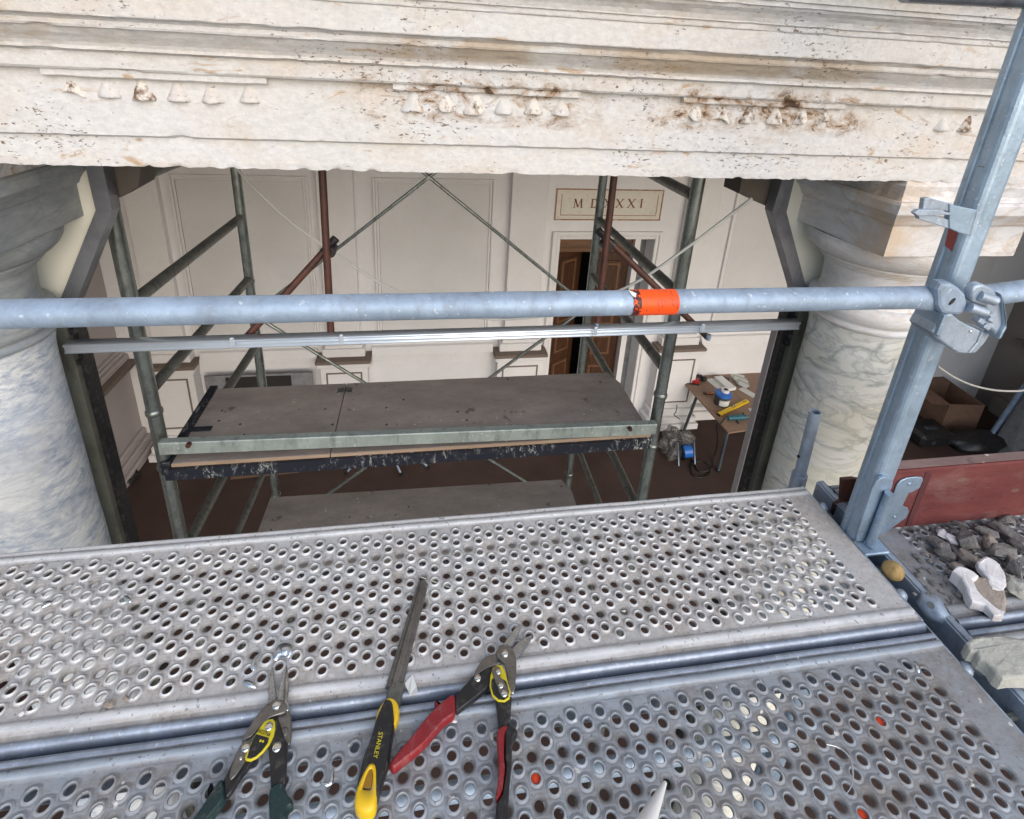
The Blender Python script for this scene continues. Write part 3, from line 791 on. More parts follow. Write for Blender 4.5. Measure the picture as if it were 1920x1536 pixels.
# ------------------------------------------------------------------ room beyond
wallt = thing("back_wall", "pale plaster back wall of the room with pilasters, framed panels and a doorway", "wall", (1.5, YW, FZ))
def wx(px, py=560): return aty(px, py, YW).x
def wz(py, px=800): return aty(px, py, YW).z
dx0, dx1 = aty(1040,560,YW).x, aty(1210,560,YW).x
dzt = aty(1130,448,YW).z
b = MB(); b.box((XL-.3,YW,FZ),(dx0,YW+.25,CZ)); b.box((dx1,YW,FZ),(XR+.3,YW+.25,CZ)); b.box((dx0,YW,dzt),(dx1,YW+.25,CZ)); b.build("wall", m_wall, wallt)
zl0 = aty(640,668,YW-.12).z       # top of the pedestals
def pilaster(x0, x1, parent, Y=YW, mt=m_trim):
    pw = x1-x0
    MB().bbox((x0,Y-.09,zl0+.16),(x1,Y,CZ),.006).build("pilaster_shaft", mt, parent)
    b = MB(); b.bbox((x0-.03,Y-.125,zl0+.115),(x1+.03,Y,zl0+.16),.01); b.bbox((x0-.06,Y-.15,zl0),(x1+.06,Y,zl0+.115),.006)
    b.build("pilaster_base", mt, parent)
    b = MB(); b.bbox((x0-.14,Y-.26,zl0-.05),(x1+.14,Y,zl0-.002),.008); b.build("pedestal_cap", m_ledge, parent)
    b = MB(); b.bbox((x0-.13,Y-.25,zl0-.11),(x1+.13,Y,zl0-.0505),.012); b.bbox((x0-.09,Y-.20,FZ+.32),(x1+.09,Y,zl0-.1105),.004); b.build("pedestal", mt, parent)
    fx0, fx1, fz0, fz1 = x0-.02, x1+.02, FZ+.42, zl0-.2
    b = MB()
    for q in (((fx0,Y-.208,fz0),(fx0+.02,Y-.2,fz1)),((fx1-.02,Y-.208,fz0),(fx1,Y-.2,fz1)),((fx0+.02,Y-.208,fz1-.02),(fx1-.02,Y-.2,fz1)),((fx0+.02,Y-.208,fz0),(fx1-.02,Y-.2,fz0+.02))): b.box(*q)
    b.build("inset_moulding", m_ledge, parent)
    b = MB(); b.bbox((x0-.12,Y-.24,FZ+.2),(x1+.12,Y,FZ+.3195),.015); b.bbox((x0-.17,Y-.29,FZ+.1),(x1+.17,Y,FZ+.1995),.015); b.bbox((x0-.20,Y-.33,FZ),(x1+.20,Y,FZ+.0995),.01)
    b.build("pedestal_base", mt, parent)
pils = [(255,318),(602,668),(953,1018),(1272,1330),(1560,1625)]
for a_, c2 in pils: pilaster(aty(a_,450 if a_ != 255 else 450,YW).x, aty(c2,450,YW).x, wallt)
# framed panels between pilasters
def framed(x0, x1, z0, z1, parent, w=.06):
    b = MB()
    for k, (o_, t_) in enumerate(((0,.035),(w*.55,.02))):
        X_0, X_1, Z0, Z1 = x0+o_, x1-o_, z0+o_, z1-o_; ww = w*.5
        b.bbox((X_0,YW-t_,Z0),(X_0+ww,YW-.0005,Z1),.006); b.bbox((X_1-ww,YW-t_,Z0),(X_1,YW-.0005,Z1),.006)
        b.bbox((X_0+ww,YW-t_+.001,Z1-ww),(X_1-ww,YW-.0005,Z1),.006); b.bbox((X_0+ww,YW-t_+.001,Z0),(X_1-ww,YW-.0005,Z0+ww),.006)
    b.build("panel_frame", m_trim, parent)
    MB().box((x0+w*1.1,YW-.006,z0+w*1.1),(x1-w*1.1,YW-.0006,z1-w*1.1)).build("panel_field", m_pan, parent)
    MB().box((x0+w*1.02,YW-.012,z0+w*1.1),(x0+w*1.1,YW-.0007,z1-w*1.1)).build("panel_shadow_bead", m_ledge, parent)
zt_ = aty(800,334,YW).z; zb_ = zl0+.14
for a_, c2 in ((342,580),(708,918),(1368,1500)):
    framed(aty(a_,450,YW).x-.04, aty(c2,450,YW).x+.04, zb_, zt_, wallt)
MB().bbox((aty(1640,500,YW).x,YW-.03,zb_),(aty(1860,500,YW).x,YW-.0005,zt_),.008).build("panel_field", m_pan, wallt)
# dado shelf and skirting between the pedestals
gaps = [(318,602),(668,953),(1330,1560),(1625,1900)]
for a_, c2 in gaps:
    x0 = aty(a_,450,YW).x+.145; x1 = aty(c2,450,YW).x-.145
    b = MB(); b.v = []
    sl = [(YW-.001,zl0+.08),(YW-.05,zl0+.07),(YW-.11,zl0-.02),(YW-.11,zl0-.16),(YW-.001,zl0-.2)]
    vv = [(x, y, z) for x in (x0, x1) for y, z in sl]; b.add(vv, [(i,(i+1)%5,5+(i+1)%5,5+i) for i in range(5)]+[(0,1,2,3,4),(9,8,7,6,5)]); b.build("dado_rail", m_trim, wallt)
    b = MB(); b.bbox((x0-.0,YW-.10,FZ+.16),(x1,YW-.0005,FZ+.23),.012); b.bbox((x0-.0,YW-.14,FZ),(x1,YW-.0005,FZ+.1595),.01); b.build("skirting", m_trim, wallt)
# low dark recess behind the upper platform
ra, rb_ = aty(383,705,YW-.12), aty(586,700,YW-.12)
nb = thing("low_recess", "low dark fireplace recess with grey surround, behind the upper platform", "fireplace", (ra.x,YW,ra.z))
b = MB(); zz = ra.z
b.box((ra.x,YW-.135,zz-.7),(ra.x+.25,YW-.111,zz)); b.box((rb_.x-.27,YW-.135,zz-.7),(rb_.x,YW-.111,zz)); b.box((ra.x+.25,YW-.135,zz-.03),(rb_.x-.27,YW-.111,zz)); b.build("surround", m_bluish, nb)
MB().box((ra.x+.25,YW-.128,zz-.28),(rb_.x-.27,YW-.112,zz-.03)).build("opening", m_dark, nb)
MB().box((ra.x+.27,YW-.30,zz-.24),(rb_.x-.30,YW-.13,zz-.20)).build("shelf", m_white, nb)
# doorway
dr = thing("doorway", "walnut double door under the plaque, left leaf standing ajar", "door", ((dx0+dx1)/2, YW+.1, FZ))
dxm = aty(1178,560,YW).x
b = MB()
for k, (o_, t_, w) in enumerate(((0,.03,.05),(.05,.045,.06))):
    b.bbox((dx0-o_-w,YW-t_,FZ),(dx0-o_,YW-.0005,dzt+o_+w),.008); b.bbox((dx1+o_,YW-t_,FZ),(dx1+o_+w,YW-.0005,dzt+o_+w),.008); b.bbox((dx0-o_,YW-t_,dzt+o_),(dx1+o_,YW-.0005,dzt+o_+w),.008)
b.build("architrave", m_trim, dr)
b = MB(); b.bbox((dx0+.002,YW+.10,dzt-.17),(dxm,YW+.34,dzt-.003),.01); b.bbox((dx0+.002,YW+.13,dzt-.24),(dxm,YW+.34,dzt-.171),.01); b.build("lintel", m_doorf, dr)
b = MB(); b.box((dxm,YW+.03,FZ),(dxm+.08,YW+.6,dzt-.003)); b.build("jamb_edge", m_trim, dr)
b = MB(); b.box((dxm+.08,YW+.24,FZ),(dx1-.002,YW+.3,dzt-.003)); b.build("reveal", m_bluish, dr)
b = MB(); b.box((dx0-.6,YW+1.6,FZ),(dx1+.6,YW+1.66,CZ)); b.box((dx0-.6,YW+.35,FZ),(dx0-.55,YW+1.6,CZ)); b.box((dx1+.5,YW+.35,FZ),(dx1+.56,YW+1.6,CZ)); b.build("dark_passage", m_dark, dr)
lw = (dxm-dx0)/2
def leaf(hx, ang, nm, sgn):
    R_ = Matrix.Rotation(ang, 3, 'Z'); piv = Vector((hx, YW+.16, FZ))
    H = dzt-.245-FZ
    o = MB(); 
    x0, x1 = (hx, hx+sgn*lw); x0, x1 = min(x0,x1)+.003, max(x0,x1)-.003
    o.bbox((x0,YW+.14,FZ+.01),(x1,YW+.185,FZ+H-.005),.004,R_,piv); l = o.build(nm, m_door, dr)
    zs = [(.12,.95),(1.05,1.45),(1.55,H-.12)]
    for z0, z1 in zs:
        for k, ins_ in enumerate((.0,.035,.075)):
            q = MB(); q.bbox((x0+.08+ins_,YW+.128-.006*k+.004*(k==1),FZ+z0+ins_),(x1-.08-ins_,YW+.141,FZ+z1-ins_),.009,R_,piv)
            q.build("door_panel", m_door if k != 1 else m_doorf, l)
    return l
leaf(dx0+.003, math.radians(32), "door_leaf", 1)
leaf(dxm-.003, math.radians(-3), "door_leaf", -1)
bg_ = atz(1160,690,FZ)
bgm = MB(); bgm.v = []
# plaque
q0, q1, q2, q3 = aty(1043,353,YW), aty(1245,356,YW), aty(1237,413,YW), aty(1039,413,YW)
px0, px1, pz1, pz0 = (q0.x+q3.x)/2, (q1.x+q2.x)/2, (q0.z+q1.z)/2, (q2.z+q3.z)/2
pq = thing("plaque", "rectangular brown bordered plaque lettered MDXXXI above the door", "plaque", ((px0+px1)/2, YW, pz0))
MB().box((px0,YW-.008,pz0),(px1,YW-.0008,pz1)).build("panel", m_plaque, pq)
b = MB(); w = .016
for q in (((px0,YW-.014,pz0),(px0+w,YW-.0085,pz1)),((px1-w,YW-.014,pz0),(px1,YW-.0085,pz1)),((px0+w,YW-.014,pz1-w),(px1-w,YW-.0085,pz1)),((px0+w,YW-.014,pz0),(px1-w,YW-.0085,pz0+w))): b.box(*q)
w2 = .075
for q in (((px0+w2,YW-.012,pz0+w2),(px0+w2+.008,YW-.0085,pz1-w2)),((px1-w2,YW-.012,pz0+w2),(px1-w2+.008,YW-.0085,pz1-w2)),((px0+w2,YW-.012,pz0+w2-.01),(px1-w2,YW-.0085,pz0+w2-.002))): b.box(*q)
b.build("border", m_bord, pq)
def glyph(ch, x, z, h, parent):
    b = MB(); y0, y1 = YW-.0125, YW-.0088
    def st(ax_, az, bx, bz, w):
        d = Vector((bx-ax_, bz-az)).normalized(); n = Vector((-d.y, d.x))*w/2
        b.prism([(x+h*ax_-n.x, z+h*az-n.y),(x+h*bx-n.x, z+h*bz-n.y),(x+h*bx+n.x, z+h*bz+n.y),(x+h*ax_+n.x, z+h*az+n.y)], y1, y0, 'y')
    tk, tn, sf = .16*h, .07*h, .05*h
    def ser(cx, cz): st(cx-.13, cz, cx+.13, cz, sf)
    if ch == 'M':
        st(.12,0,.2,1,tn); st(.2,1,.55,.05,tk); st(.55,.05,.9,1,tn); st(.9,1,.98,0,tk); ser(.12,0); ser(.98,0); ser(.16,1); ser(.94,1); W = 1.1
    elif ch == 'D':
        st(.2,0,.2,1,tk); ser(.16,0); ser(.16,1)
        prev = (.2,1)
        for k in range(1, 11):
            a_ = math.pi/2-math.pi*k/10; cur = (.35+.5*math.cos(a_), .5+.5*math.sin(a_)); st(*prev, *cur, tn+(tk-tn)*math.sin(math.pi*(k-.5)/10)); prev = cur
        st(*prev, .2, 0, tn); W = .9
    elif ch == 'X':
        st(.12,1,.82,0,tk); st(.85,1,.1,0,tn)
        for cx, cz in ((.1,0),(.85,0),(.12,1),(.85,1)): ser(cx, cz)
        W = .95
    else: st(.2,0,.2,1,tk); ser(.2,0); ser(.2,1); W = .4
    b.build("letter", m_letter, parent)
hgt = aty(1100,373,YW).z-aty(1100,389,YW).z
for ch, px in zip("MDXXXI", (1074,1106,1131,1153,1175,1198)):
    p = aty(px, 389, YW); glyph(ch, p.x, p.z, hgt, pq)
# left wall with its pier, right wall
lwt = thing("side_wall", "pink grey left side wall of the room with stepped mouldings", "wall", (XL, 4, FZ))
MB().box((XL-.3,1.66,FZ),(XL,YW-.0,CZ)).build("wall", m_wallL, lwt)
def pier(x1, y0, y1, parent, mt, capmt):
    zc_ = zl0
    MB().bbox((XL-.01,y0,FZ+.33),(x1,y1,zc_-.16),.004).build("pedestal", mt, parent)
    b = MB()
    for k, (e_, z0, z1) in enumerate(((.03,-.1595,-.12),(.07,-.1195,-.055))): b.bbox((XL-.01,y0-e_,zc_+z0),(x1+e_,y1,zc_+z1),.01)
    b.build("cornice_step", mt, parent)
    MB().bbox((XL-.01,y0-.12,zc_-.0545),(x1+.12,y1,zc_),.008).build("pedestal_cap", capmt, parent)
    b = MB()
    for e_, z0, z1 in ((.08,.0005,.08),(.05,.081,.13),(.03,.131,.17)): b.bbox((XL-.01,y0-e_,zc_+z0),(x1-.05+e_,y1,zc_+z1),.01)
    MB().bbox((XL-.01,y0+.02,zc_+.171),(x1-.06,y1,CZ),.005).build("pilaster_shaft", mt, parent)
    b.build("pilaster_base", mt, parent)
    b = MB()
    for e_, z0, z1 in ((.05,.23,.3295),(.09,.12,.2295),(.13,0,.1195)): b.bbox((XL-.01,y0-e_,FZ+z0),(x1+e_,y1,FZ+z1),.015)
    b.build("pedestal_base", mt, parent)
pier(-3.70, 5.62, YW-.001, lwt, m_wallL, m_ledge)
pier(-3.70, 3.3, 4.75, lwt, m_wallL, m_ledge)
rwt = thing("side_wall", "shaded grey brown right side wall of the room beyond the post", "wall", (XR, 4, FZ))
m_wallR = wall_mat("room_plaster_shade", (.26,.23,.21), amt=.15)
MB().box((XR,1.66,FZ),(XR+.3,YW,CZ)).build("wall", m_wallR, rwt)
MB().bbox((XR-.14,2.0,zl0-.06),(XR-.0005,YW-.3,zl0),.01).build("dado_rail", m_ledge, rwt)
MB().bbox((XR-.10,2.0,FZ),(XR-.0005,YW-.3,FZ+.3),.01).build("skirting", m_wallR, rwt)
# sockets
def socket(px, py, X, name, label):
    pass
def atx(px, py, X):
    d = ray(px, py); return CAM+d*((X-CAM.x)/d.x)
p = aty(207,848,5.60)
so = thing("wall_socket", "small orange wall socket low on the left side wall", "socket", p)
MB().bbox((p.x-.03,p.y-.02,p.z-.08),(p.x+.05,p.y+.01,p.z+.08),.005).build("plate", m_orange, so)
p = aty(1827,758,YW-.03)
so = thing("wall_socket", "small brown orange wall socket right of the post", "socket", p)
MB().bbox((p.x-.06,p.y-.02,p.z-.08),(p.x+.06,p.y+.01,p.z+.08),.005).build("plate", m_orange, so)
# cable bundle on the floor at the left
cp_ = atz(225,900,FZ+.02); pts = []
rr = random.Random(4)
for k in range(70): pts.append(cp_+Vector((math.cos(k*.75)*.16*(1+.3*rr.random())-.02*math.sin(k), math.sin(k*.75)*.12*(1+.3*rr.random()), .015+.05*rr.random())))
tag(MB().path(smooth(pts, 3), .011, 6).build("cable_bundle", m_bcable), "tangled black cable bundle on the floor by the left wall", "cable")

# table with tools
TZ = FZ+.74
tA = atz(1274,708,TZ); tB = atz(1366,811,TZ); tC = atz(1440,690,TZ); 
ux = (tC-tA); ux.z = 0; ux.normalize(); uy = (tB-tA); uy.z = 0; Ly = uy.length; uy.normalize()
tb = thing("work_table", "plywood trestle table covered with tools behind the right frame", "table", tA-Vector((0,0,.74)))
Lx = 1.9
def onT(u, v, z=0.0): return tA+ux*u+uy*v+Vector((0,0,z))
def slabT(u0, u1, v0, v1, z0, z1, name, mat, parent):
    b = MB(); P = [onT(u0,v0),onT(u1,v0),onT(u1,v1),onT(u0,v1)]
    return MB().prism([(p.x,p.y) for p in P], TZ+z0, TZ+z1, 'z').build(name, mat, parent)
slabT(0,.62,0,Ly*.60,-.02,0,"top_board",m_table,tb); slabT(.623,Lx,0,Ly*.60,-.02,0,"top_board",m_table,tb); slabT(0.0,Lx,Ly*.604,Ly,-.022,-.002,"top_board",m_table,tb)
for (u, v, du, dv) in ((.12,.35,-.12,.0),(.12,Ly-.15,-.05,.05),(1.0,.35,.1,0),(1.0,Ly-.15,.1,.05)):
    a_ = onT(u, v, -.024); c2 = onT(u+du, v+dv, -.72); MB().tube(a_, c2, .022, 10).build("leg", m_leg, tb)
    MB().tube(c2, c2-Vector((0,0,.018)), .03, 10).build("foot", m_black, tb)
MB().tube(onT(.12,.35,-.03), onT(1.0,.35,-.03), .018, 8).build("crossbar", m_leg, tb)
def TP(px, py, z=0.0): return atz(px, py, TZ+z)
def lay(px, L_, W_, H_, ang_pts, name, mat, parent=None, label=None, cat=None, bev=.006, z=.001):
    """box lying on the table between two photographed end points"""
    a_ = TP(*ang_pts[0]); c2 = TP(*ang_pts[1]); d = (c2-a_); ang = math.atan2(d.y, d.x); c = (a_+c2)/2; L = d.length if L_ is None else L_
    b = MB(); b.bbox((c.x-L/2, c.y-W_/2, TZ+z),(c.x+L/2, c.y+W_/2, TZ+z+H_), bev, Matrix.Rotation(ang,3,'Z'), Vector((c.x,c.y,0)))
    o = b.build(name, mat, parent, None if parent else (c.x, c.y, TZ+z))
    if label: tag(o, label, cat)
    return o
# red charger
c = TP(1295,711); rc = thing("charger", "red and black battery charger at the table's back left corner", "charger", c)
lay(0,None,.15,.06,((1280,712),(1309,716)),"body",m_red,rc)
lay(0,None,.155,.012,((1280,714),(1309,718)),"rim",m_black,rc,z=.0)
e_ = thing("ear_defenders", "black ear defenders lying beside the red charger", "ear defenders", TP(1312,706))
pts = [TP(1292,705,.09), TP(1293,694,.12), TP(1300,700,.10), TP(1308,708,.06), TP(1316,712,.04)]
MB().path(smooth(pts), .014, 8).build("headband", m_black, e_)
for q in ((1311,707),(1319,710)):
    p = TP(*q, .035); MB().tube(p-Vector((.03,0,0)), p+Vector((.035,0,0)), .045, 14, .035).build("ear_cup", m_black, e_)
# white box, notebook, papers
lay(0,None,.14,.05,((1345,711),(1372,734)),"white_box",m_white,None,"long white flat box lying on the table","box",.004,.007)
lay(0,None,.12,.006,((1329,711),(1350,728)),"paper_pad",m_paper,None,"white paper pad under the long white box","paper",.001)
lay(0,None,.10,.01,((1352,708),(1368,713)),"black_pouch",m_black,None,"black pouch behind the white box","pouch",.003)
lay(0,None,.03,.02,((1374,712),(1386,726)),"dark_bar",m_dled,None,"dark metal bar between white box and leaflets","bar",.003)
lf = 0
for k, (p0, p1) in enumerate((((1370,702),(1396,708)),((1372,705),(1400,714)),((1376,709),(1402,719)),((1381,714),(1403,724)),((1385,719),(1402,728)))):
    o = lay(0,None,.11,.003,(p0,p1),"leaflet",m_paperg if k % 2 else m_paper,None,None,None,.0008,.001+.0035*k)
    tag(o, ["grey white leaflet at the back of the fanned pile","second leaflet from the back of the fanned pile","middle leaflet of the fanned pile","fourth leaflet from the back of the fanned pile","front leaflet of the fanned pile"][k], "leaflet", "leaflets fanned out on the table")
lay(0,None,.12,.002,((1389,728),(1416,744)),"paper_strip",m_paper,None,"paper strip lying in front of the fanned leaflets","paper",.0006)
lay(0,None,.12,.002,((1410,766),(1426,786)),"paper_strip",m_paper,None,"paper strip near the yellow spirit level","paper",.0006)
lay(0,None,.12,.002,((1437,693),(1452,706)),"paper_strip",m_paper,None,"paper strip at the back edge of the table by the frame","paper",.0006)
# tub with blue lid and tape roll
p = TP(1352,757); tu = thing("tub", "dark tub with blue lid and white label on the table", "tub", p)
rT = (TP(1366,757)-TP(1338,757)).length/2
MB().lathe([(rT*.86,.001),(rT*.9,.004),(rT*.97,.15)], p, 32).build("pot", m_tub, tu)
b = MB(); vv = []; ff = []
for k in range(11):
    an = math.radians(-140+k*10); 
    for z in (.02,.11): vv.append(p+Vector((math.cos(an)*(rT*(.89+.06*z/.15)+.002), math.sin(an)*(rT*(.89+.06*z/.15)+.002), z)))
for k in range(10): ff.append((2*k,2*k+2,2*k+3,2*k+1))
b.add(vv, ff); b.build("paper_label", m_paper, tu)
MB().lathe([(rT*1.0,.151),(rT*1.05,.152),(rT*1.06,.175),(rT*1.0,.182),(rT*.5,.183),(.001,.183)], p, 32).build("lid", m_blue, tu)
q = p+Vector((.035,.02,.184)); tr = thing("tape_roll", "white roll of tape lying on the blue lid", "tape", q)
MB().lathe([(rT*.28,0),(rT*.5,0),(rT*.52,.004),(rT*.52,.036),(rT*.5,.04),(rT*.28,.04),(rT*.28,0)], q, 26).build("roll", m_white, tr)
MB().lathe([(rT*.26,.001),(rT*.275,.001),(rT*.275,.039),(rT*.26,.039),(rT*.26,.001)], q, 26).build("core", m_black, tr)
# yellow spirit level
a_ = TP(1347,779); c2 = TP(1401,753); d = c2-a_; ang = math.atan2(d.y,d.x); c = (a_+c2)/2; L = d.length; Rz = Matrix.Rotation(ang,3,'Z')
lv = thing("spirit_level", "yellow spirit level lying in front of the blue lidded tub", "spirit level", (c.x,c.y,TZ))
MB().bbox((c.x-L/2,c.y-.03,TZ+.001),(c.x+L/2,c.y+.03,TZ+.026),.003,Rz,Vector((c.x,c.y,0))).build("body", m_yel, lv)
MB().bbox((c.x-L/2-.012,c.y-.031,TZ+.0005),(c.x-L/2+.006,c.y+.031,TZ+.027),.003,Rz,Vector((c.x,c.y,0))).build("end_cap", m_black, lv)
MB().bbox((c.x-.02,c.y-.012,TZ+.0262),(c.x+.03,c.y+.024,TZ+.0285),.001,Rz,Vector((c.x,c.y,0))).build("vial", m_black, lv)
MB().bbox((c.x-.008,c.y-.004,TZ+.0287),(c.x+.018,c.y+.016,TZ+.0305),.001,Rz,Vector((c.x,c.y,0))).build("bubble", m_white, lv)
for k in (0,1): MB().tube(c+Rz@Vector((L/2-.05-.04*k,0,.0262)), c+Rz@Vector((L/2-.05-.04*k,0,.0272)), .011, 10).build("hole", m_black, lv)
# orange knife
a_ = TP(1319,739); c2 = TP(1338,739); d = c2-a_; c = (a_+c2)/2; L = d.length; ang = math.atan2(d.y,d.x); Rz = Matrix.Rotation(ang,3,'Z')
kn = thing("cutter_knife", "orange and black cutter knife left of the blue lidded tub", "knife", (c.x,c.y,TZ))
MB().bbox((c.x-L*.2,c.y-.014,TZ+.001),(c.x+L/2,c.y+.014,TZ+.018),.004,Rz,Vector((c.x,c.y,0))).build("handle", m_orange, kn)
MB().bbox((c.x-L/2,c.y-.017,TZ+.001),(c.x-L*.202,c.y+.017,TZ+.02),.005,Rz,Vector((c.x,c.y,0))).build("tip", m_black, kn)
# teal power tool
a_ = TP(1364,788); c2 = TP(1396,786); d = c2-a_; c = (a_+c2)/2; L = d.length; ax_ = d.normalized()
tt = thing("rotary_tool", "teal power tool lying at the front edge of the table", "power tool", (c.x,c.y,TZ))
MB().tube(a_+Vector((0,0,.035)), c2+Vector((0,0,.035)), .032, 16, .036).build("body", m_teal, tt)
MB().tube(c2+Vector((0,0,.035)), c2+ax_*.07+Vector((0,0,.04)), .028, 14, .018).build("collet", m_tool, tt)
MB().tube(c2+Vector((0,0,.035))-ax_*.03, c2+Vector((.0,.05,.06)), .014, 10).build("switch", m_black, tt)
MB().tube(a_+Vector((0,0,.035)), a_-ax_*.05+Vector((0,0,.035)), .014, 10, .008).build("cord_boot", m_black, tt)
MB().tube(c+Vector((-.01,-.03,.012)), c+Vector((-.02,-.09,.008)), .008, 8).build("spindle_button", m_black, tt)
pts = [a_-ax_*.05+Vector((0,0,.035)), TP(1350,795,.01), TP(1344,796,.0), atz(1345,830,FZ+.35), atz(1338,860,FZ+.02), atz(1326,892,FZ+.015), atz(1300,892,FZ+.015), atz(1298,868,FZ+.02), atz(1320,866,FZ+.03), atz(1330,880,FZ+.04), atz(1310,884,FZ+.02), atz(1300,866,FZ+.015), atz(1288,850,FZ+.02)]
tag(MB().path(smooth(pts), .010, 6).build("power_cable", m_bcable), "black tool cord hanging off the table and looping on the floor", "cable")
p = TP(1276,712); pts = [p, atz(1278,720,TZ-.05), atz(1272,740,TZ-.45), aty(1268,770,5.9), aty(1264,778,5.85), aty(1275,786,5.8)]
cw = MB().path(smooth(pts), .007, 6).build("power_cable", m_bcable); tag(cw, "thin black charger cord hanging down the wall beside the table", "cable")
# plastic bag, cable reel
p = atz(1262,850,FZ); bgm = MB()
import bmesh as _bm
def crumple(c, sx, sy, sz, seed, n=3, amp=.35):
    bm = _bm.new(); _bm.ops.create_icosphere(bm, subdivisions=n, radius=1)
    vs = [v.co.copy() for v in bm.verts]; fs = [tuple(v.index for v in f.verts) for f in bm.faces]; bm.free()
    out = []
    for v in vs:
        k = 1+amp*noise.noise(v*1.3+Vector((seed,)*3))+amp*.5*noise.noise(v*3.3+Vector((seed,)*3))
        q = v*k; out.append(Vector(c)+Vector((q.x*sx, q.y*sy, max(q.z*sz, -sz*.75)+sz*.76)))
    return out, fs
v_, f_ = crumple((p.x,p.y,FZ), .20,.18,.26, 3.0, 4, .55); bgm.add(v_, f_)
tag(bgm.build("plastic_bag", m_bag, None, (p.x,p.y,FZ)), "crumpled translucent plastic bag on the floor beside the scaffold tube", "bag")
p = atz(1280,862,FZ); re = thing("cable_reel", "small cable reel with blue drum and grey stand on the floor", "cable reel", p)
MB().tube(p+Vector((-.06,0,.16)), p+Vector((.06,0.02,.16)), .13, 20).build("cable_winding", m_black, re)
MB().tube(p+Vector((-.055,-.06,.20)), p+Vector((.05,-.075,.22)), .085, 18).build("drum_face", m_blue, re)
for s_ in (-.12,.12): MB().path([p+Vector((s_,.08,.01)), p+Vector((s_,0,.30)), p+Vector((s_,-.12,.01))], .010, 6).build("stand_leg", m_galv, re)
# cardboard sheet and tripod feet under the scaffold
c4 = [atz(432,899,FZ+.004), atz(438,868,FZ+.004), atz(565,862,FZ+.004), atz(560,886,FZ+.004)]
tag(MB().prism([(p.x,p.y) for p in c4], FZ+.001, FZ+.007, 'z').build("cardboard_sheet", m_card), "flat brown cardboard sheet on the dark floor below the scaffold boards", "cardboard")
tp = thing("tripod_stand", "thin legged metal stand half hidden under the upper platform", "stand", atz(700,880,FZ))
for (x, y) in ((650,887),(752,889),(803,876)):
    p = atz(x, y, FZ+.01); t_ = Vector((atz(715,850,FZ+.4).x, p.y+.12, FZ+.62)); MB().tube(p, t_, .014, 8).build("leg", m_galv, tp)
    MB().tube(p-Vector((0,0,.008)), p+Vector((0,0,.03)), .024, 8).build("foot", m_black, tp)
MB().bbox((tp.location.x-.3,tp.location.y+.0,FZ+.61),(tp.location.x+.3,tp.location.y+.4,FZ+.64),.01).build("plate", m_dled, tp)
m_lp = simple("grey_panel", (.15,.155,.165), .7); m_fitp = galv("blue_pole", (.20,.28,.40), (.1,.1,.1), .2, .5, .3)
# things seen in the next bay, to the right of the post
p0, p1 = atz(1768,800,FZ), atz(1832,806,FZ)
c = (p0+p1)/2+Vector((-.1,.25,0)); bx = thing("cardboard_box", "large open cardboard box on the floor right of the post", "box", c)
Rz = Matrix.Rotation(-.12,3,'Z'); pv = Vector((c.x,c.y,0))
w, d, h = (p1-p0).length*.55,.32,.5
for q in (((c.x-w,c.y-d,FZ),(c.x+w,c.y-d+.012,FZ+h)),((c.x-w,c.y+d-.012,FZ),(c.x+w,c.y+d,FZ+h)),((c.x-w,c.y-d+.012,FZ),(c.x-w+.012,c.y+d-.012,FZ+h)),((c.x+w-.012,c.y-d+.012,FZ),(c.x+w,c.y+d-.012,FZ+h)),((c.x-w+.012,c.y-d+.012,FZ+.002),(c.x+w-.012,c.y+d-.012,FZ+.012))):
    MB().box(*q, Rz, pv).build("side", m_card, bx)
MB().box((c.x-w,c.y+d+.002,FZ+h-.004),(c.x+w,c.y+d+.3,FZ+h),Rz,pv).build("flap", m_card, bx)
MB().box((c.x-w-.28,c.y-d,FZ+h-.004),(c.x-w-.002,c.y+d,FZ+h),Rz,pv).build("flap", m_card, bx)
p = atz(1752,832,FZ); su = thing("tool_case", "black tool case with pale handle left of the cardboard box", "case", p)
MB().bbox((p.x-.35,p.y-.1,FZ+.001),(p.x+.25,p.y+.35,FZ+.22),.05).build("shell", m_black, su)
MB().bbox((p.x-.15,p.y+.05,FZ+.221),(p.x+.05,p.y+.12,FZ+.235),.005).build("handle", m_leg, su)
for s_ in (-.2,.1): MB().bbox((p.x+s_,p.y-.112,FZ+.08),(p.x+s_+.06,p.y-.1,FZ+.14),.004).build("latch", m_leg, su)
p = atz(1838,848,FZ); v_, f_ = crumple((p.x,p.y+.1,FZ), .42,.22,.14, 8.0, 3, .35); b = MB(); b.add(v_, f_, True)
tag(b.build("black_sack", m_black, None, (p.x,p.y,FZ)), "black sack slumped on the floor at the foot of the leaning panel", "sack")
q1 = atz(1843,838,FZ); q2 = atz(1857,842,FZ); q3 = atz(1896,868,FZ)
dp = thing("leaning_panel", "grey panel with light blue edge leaning at the far right", "panel", q2)
MB().tube(q1+Vector((0,0,.02)), aty(1930,712,q1.y+.25), .035, 12).build("edge_pole", m_fitp, dp)
t2, t3 = aty(1944,712,q2.y+.25), aty(2050,700,q3.y+.3)
b = MB(); o_ = Vector((0,.03,0)); b.add([q2,q3,t3,t2,q2+o_,q3+o_,t3+o_,t2+o_], [(0,1,2,3),(7,6,5,4),(0,4,5,1),(1,5,6,2),(2,6,7,3),(3,7,4,0)]); b.build("sheet", m_lp, dp)
p = aty(1843,766,YW-.1); bb = thing("black_board", "small black square box on the wall behind the cardboard box", "box", p)
MB().bbox((p.x-.1,p.y-.05,p.z-.1),(p.x+.1,p.y+.05,p.z+.08),.008,Matrix.Rotation(.3,3,'Y')).build("case", m_black, bb)
